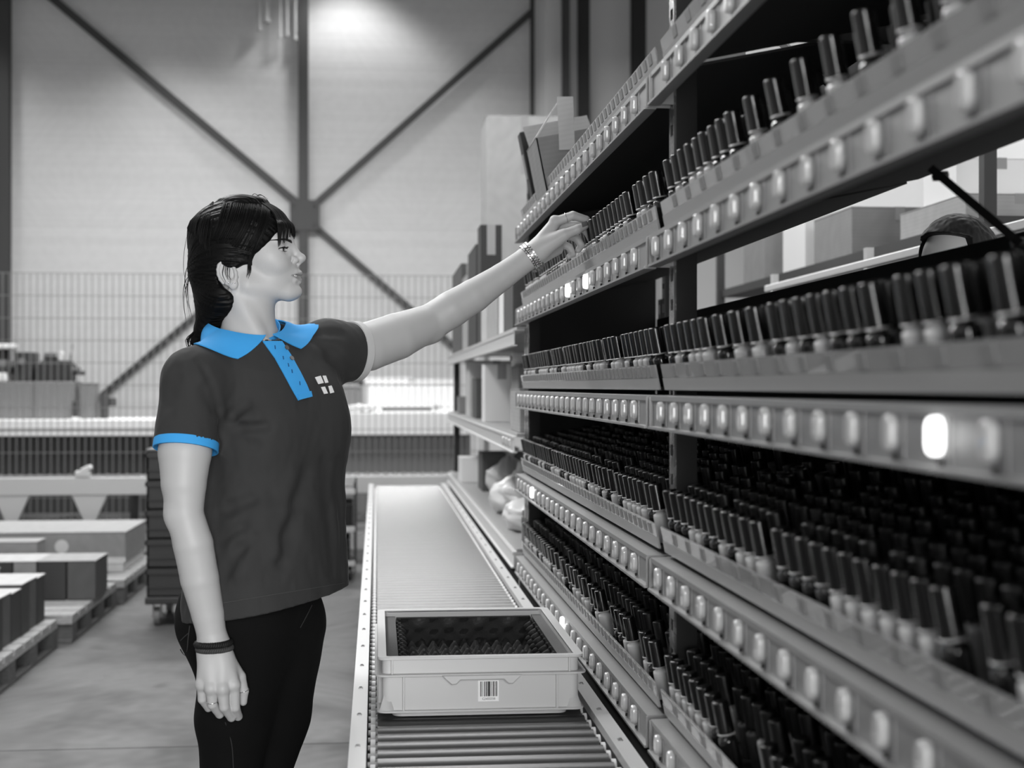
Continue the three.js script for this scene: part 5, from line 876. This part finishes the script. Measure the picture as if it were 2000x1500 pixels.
  // cuffs
  const cuff = (o, dir, r, h, m, lab) => { const g = new THREE.LatheGeometry([[r - 0.004, -h], [r - 0.0006, -h], [r, -h + 0.0008], [r + 0.0004, -0.0008], [r - 0.0002, 0], [r - 0.004, 0], [r - 0.0045, -h]].map(([a, b]) => new THREE.Vector2(a, b)).reverse(), 48); g.applyQuaternion(new THREE.Quaternion().setFromUnitVectors(V3(0, 1, 0), dir)); g.translate(o.x, o.y, o.z); obj('cuff', [g], m, shirt).userData.label = lab; };
  cuff(J.rc.clone().addScaledVector(rDir, 0.0135), rDir, 0.0632, 0.018, blueM, 'blue sleeve cuff'); cuff(J.lc.clone().addScaledVector(lDir, 0.005), lDir, 0.0668, 0.017, cuffM, 'pale sleeve cuff');
  // hem stitching
  const hem = []; for (let x = 432; x <= 672; x += 6) { const w = P(x, 1170, 2.93), q = hit(x, 755 - (HEM(w.x) + 0.018 - 1.3) / 0.00105, shirtF, 2.5, 3.5, 0.0006); hem.push(q); } obj('hem_stitch', [tube(hem, 0.0009, 80, 5)], mat(0.06, 0.9), shirt);
}
// ---------- jeans, shoes ----------
{
  const jf = (x, y, z) => Math.max(JE.at(x, y, z) + 0.002 * noise3(x * 12, y * 8, z * 12), y - 0.95, 0.1 - y);
  const je = obj('jeans', joined([nets(jf, [-0.47, 0.09, -3.25], [0.0, 0.96, -2.8], 0.005)]), phys(0.0032, 0.9, { specularIntensity: 0.4 }), woman);
  const seam = (pts, r, m = mat(0.03, 0.9)) => obj('seam', [tube(pts.map(([x, y]) => hit(x, y, jf, 2.5, 3.5, 0.0006)), r, 40, 5)], m, je);
  seam([[371, 1222], [368, 1245], [366, 1268], [357, 1276], [352, 1268]], 0.0012); seam([[369, 1236], [360, 1244], [353, 1251]], 0.001); seam([[609, 1182], [600, 1200], [586, 1226]], 0.001); seam([[440, 1410], [452, 1450], [456, 1500]], 0.001);
  for (const [k, z] of [[P(449, 1545, 3.0).x - 0.06, -3.0], [P(506, 1548, 3.07).x - 0.06, -3.07]]) { const F3 = new Field(); F3.ell([k, 0.05, z], [0.06, 0.05, 0.042], 0); F3.cap([k, 0.04, z], [k + 0.16, 0.035, z + 0.03], 0.042, 0.034, 0.03); F3.cap([k + 0.02, 0.06, z], [k + 0.03, 0.11, z], 0.043, 0.045, 0.02); const sf = (x, y, zz) => Math.max(F3.at(x, y, zz), 0.012 - y, y - 0.12); const sh = obj('shoe', joined([nets(sf, [k - 0.09, 0, z - 0.09], [k + 0.23, 0.14, z + 0.1], 0.006)]), mat(0.02, 0.6), woman); const so = (x, y, zz) => Math.max(F3.at(x, 0.03, zz) - 0.004, y - 0.016, -y); obj('sole', joined([nets(so, [k - 0.09, -0.006, z - 0.09], [k + 0.23, 0.03, z + 0.1], 0.006)]), mat(0.4, 0.7), sh); }
}
// ---------- watch, rings, bracelets, nails ----------
function frame(c, axis, up0) { const z = axis.clone().normalize(), x = up0.clone().cross(z).normalize(), y = z.clone().cross(x); return new THREE.Matrix4().makeBasis(x, y, z).setPosition(c); }
{
  const c = P(1037, 500, 3.29), ax = P(1060, 484, 3.285).sub(P(1010, 520, 3.288)), Fm = frame(c, ax, V3(0, 0, 1)), w = obj('wrist_watch', [new THREE.BoxGeometry(0.001, 0.001, 0.001).translate(c.x, c.y, c.z)], phys(0.6, 0.3, { metalness: 0.7 }), woman);
  const links = [], n = 30, rx = 0.0318, ry = 0.0318;
  for (let i = 0; i < n; i++) { const a = i / n * 2 * Math.PI; if (Math.cos(a - 3.6) > 0.86) continue; for (const [z, ww, o] of [[-0.0068, 0.0055, 0], [0, 0.007, 0.5], [0.0068, 0.0055, 0]]) { const b = (i + o) / n * 2 * Math.PI; links.push(T(new RoundedBoxGeometry(0.0032, 0.0058, ww, 1, 0.0008), Math.cos(b) * rx, Math.sin(b) * ry, z, 0, 0, b).applyMatrix4(Fm)); } }
  obj('watch_links', links, phys(0.5, 0.25, { metalness: 0.95 }), w); obj('link_gap_shade', [new THREE.LatheGeometry([[0.0292, -0.0095], [0.0305, -0.0095], [0.0305, 0.0095], [0.0292, 0.0095]].map(([p, q]) => new THREE.Vector2(p, q)), 40).rotateX(Math.PI / 2).applyMatrix4(Fm)], mat(0.03, 0.5), w);  // dark ring added under the links so their gaps read shaded
  const a = 3.6; obj('watch_case', [T(new THREE.CylinderGeometry(0.0165, 0.0165, 0.008, 28), Math.cos(a) * 0.032, Math.sin(a) * 0.032, 0, 0, 0, a - Math.PI / 2).applyMatrix4(Fm)], phys(0.4, 0.25, { metalness: 0.8 }), w); obj('watch_glass', [T(new THREE.CylinderGeometry(0.0145, 0.0145, 0.0084, 28), Math.cos(a) * 0.0322, Math.sin(a) * 0.0322, 0, 0, 0, a - Math.PI / 2).applyMatrix4(Fm)], phys(0.03, 0.08, { clearcoat: 1 }), w);
  const ringAt = (p, q, t, r) => { const m = p.clone().lerp(q, t), g = new THREE.TorusGeometry(r, 0.0011, 8, 30); g.applyMatrix4(frame(m, q.clone().sub(p), V3(0, 0, 1))); obj('finger_ring', [g], phys(0.7, 0.2, { metalness: 0.8 }), woman); };
  ringAt(P(1085, 433, 3.285), P(1119, 421, 3.28), 0.62, 0.0113); ringAt(P(412, 1345, 2.834), P(415, 1376, 2.842), 0.8, 0.0108); ringAt(P(468, 1322, 2.868), P(476, 1350, 2.872), 0.95, 0.0106);
  // bracelets: two twisted cords
  const bc = P(418, 1261, 2.856), bx2 = P(428, 1300, 2.857).sub(P(408, 1215, 2.852));
  [[0.005, 0.0074, 0.004, 0.0], [-0.0055, 0.0064, 0.045, 0.12]].forEach(([off, r, tone, tw], q) => {
    const Fb = frame(bc, bx2, V3(0, 0, 1)), cords = []; for (let k = 0; k < 3; k++) { const pts = []; for (let i = 0; i < 90; i++) { const a = i / 90 * 2 * Math.PI, b = a * 16 + k * 2.094; const R = 1; pts.push(V3(Math.cos(a) * (0.0315 + 0.5 * r * Math.cos(b)), Math.sin(a) * (0.0315 + 0.5 * r * Math.cos(b)), -off + 0.5 * r * Math.sin(b) + 0.0 + 0.006 * Math.cos(a + 0.3)).applyMatrix4(Fb)); } cords.push(tube(pts, r * 0.45, 260, 6, true)); }
    obj('bracelet', cords, mat(tone, 0.7), woman).userData.label = q ? 'grey braided bracelet' : 'black braided bracelet';
  });
  const nail = (x, y, d, f = skinAt) => { const rows = []; for (let i = 0; i <= 4; i++) { const row = []; for (let j = 0; j <= 4; j++) { const u = i / 4 - 0.5, v = j / 4 - 0.5; row.push(hit(x + u * 11 + v * 2, y + v * 8.5 * (1 - 0.3 * u * u) - u * 4.5, f, 2.9, 3.6, 0.0006)); } rows.push(row); } obj('fingernail', [sheetGeo(rows, 0.001)], phys(0.16, 0.15, { clearcoat: 1 }), woman); };
  nail(1142, 438, 3.266);
}
// ---------- the other worker behind the rack ----------
{
  const W = V3(1.27, -0.1, -3.05), o = thing('person', 'dark haired person half hidden behind the bottles in the gap of the rack', 'person', [W.x, 0, W.z], 0.5); o.scale.setScalar(0.945);
  const B = new Field(), q = (x, y, z) => [x, y, z];
  B.ell(q(0.0, 1.655, 0), [0.085, 0.11, 0.075], 0); B.ell(q(-0.045, 1.6, 0), [0.05, 0.075, 0.058], 0.02); B.cap(q(-0.085, 1.635, 0), q(-0.105, 1.605, 0), 0.01, 0.013, 0.012); B.ell(q(-0.06, 1.555, 0), [0.04, 0.03, 0.035], 0.02);
  for (const s of [-1, 1]) { B.ell(q(-0.078, 1.648, 0.032 * s), [0.014, 0.012, 0.018], 0.01, true); B.ell(q(0.0, 1.63, 0.078 * s), [0.017, 0.03, 0.01], 0.006); }
  B.cap(q(0.01, 1.58, 0), q(0.02, 1.44, 0), 0.055, 0.06, 0.03); B.cap(q(0.02, 1.4, -0.15), q(0.02, 1.4, 0.15), 0.065, 0.065, 0.04); B.ell(q(0.02, 1.2, 0), [0.115, 0.26, 0.17], 0.06); B.ell(q(0.02, 0.95, 0), [0.12, 0.14, 0.17], 0.06);
  for (const s of [-1, 1]) { B.chain([q(0.02, 1.4, 0.19 * s), q(0.0, 1.12, 0.23 * s), q(-0.12, 0.92, 0.2 * s), q(-0.17, 0.86, 0.19 * s)], [0.055, 0.042, 0.03, 0.03], 0.03, 0.015); B.chain([q(0.02, 0.9, 0.09 * s), q(0.01, 0.5, 0.09 * s), q(0.03, 0.1, 0.09 * s)], [0.09, 0.06, 0.042], 0.03, 0.02); for (let k = 0; k < 4; k++) B.cap(q(-0.185, 0.85 - 0.004 * k, (0.165 + 0.017 * k) * s), q(-0.235, 0.825, (0.165 + 0.017 * k) * s), 0.009, 0.007, 0.006); B.cap(q(-0.17, 0.87, 0.165 * s), q(-0.21, 0.875, 0.145 * s), 0.01, 0.008, 0.008); B.cap(q(0.03, 0.04, 0.09 * s), q(-0.13, 0.03, 0.1 * s), 0.035, 0.028, 0.03); }
  const bf = (x, y, z) => B.at(x, y, z);
  obj('body', joined([nets(bf, [-0.28, 0, -0.32], [0.18, 1.8, 0.32], 0.008)]), mat(0.5, 0.55), o);
  const hair2 = (x, y, z) => { const n = 0.0015 * noise3(x * 60, y * 14, z * 60), a = Math.sqrt(((x - 0.008) / 0.104) ** 2 + ((y - 1.675) / 0.104) ** 2 + (z / 0.09) ** 2), face = Math.min(-0.035 - x, 1.735 - y - 0.3 * Math.max(0, x + 0.1)); return Math.max((a - 1) * 0.09 + n, face, 1.595 - y); };
  obj('hair', joined([nets(hair2, [-0.13, 1.55, -0.12], [0.14, 1.82, 0.12], 0.005)]), mat(0.006, 0.6), o);
  obj('shirt', joined([nets((x, y, z) => Math.max(B.at(x, y, z) - 0.012, y - 1.46, 0.88 - y, Math.min(Math.abs(z) - 0.185, 1.2 - y)), [-0.28, 0.86, -0.32], [0.2, 1.48, 0.32], 0.008)]), mat(0.03, 0.8), o);
  obj('trousers', joined([nets((x, y, z) => Math.max(B.at(x, y, z) - 0.01, y - 0.9, 0.1 - y, Math.abs(z) - 0.19, -0.115 - x), [-0.2, 0.08, -0.28], [0.2, 0.92, 0.28], 0.009)]), mat(0.01, 0.85), o);
}
scene.traverse((o) => { if (o.isMesh) { o.castShadow = true; o.receiveShadow = true; } });
renderer.render(scene, camera);
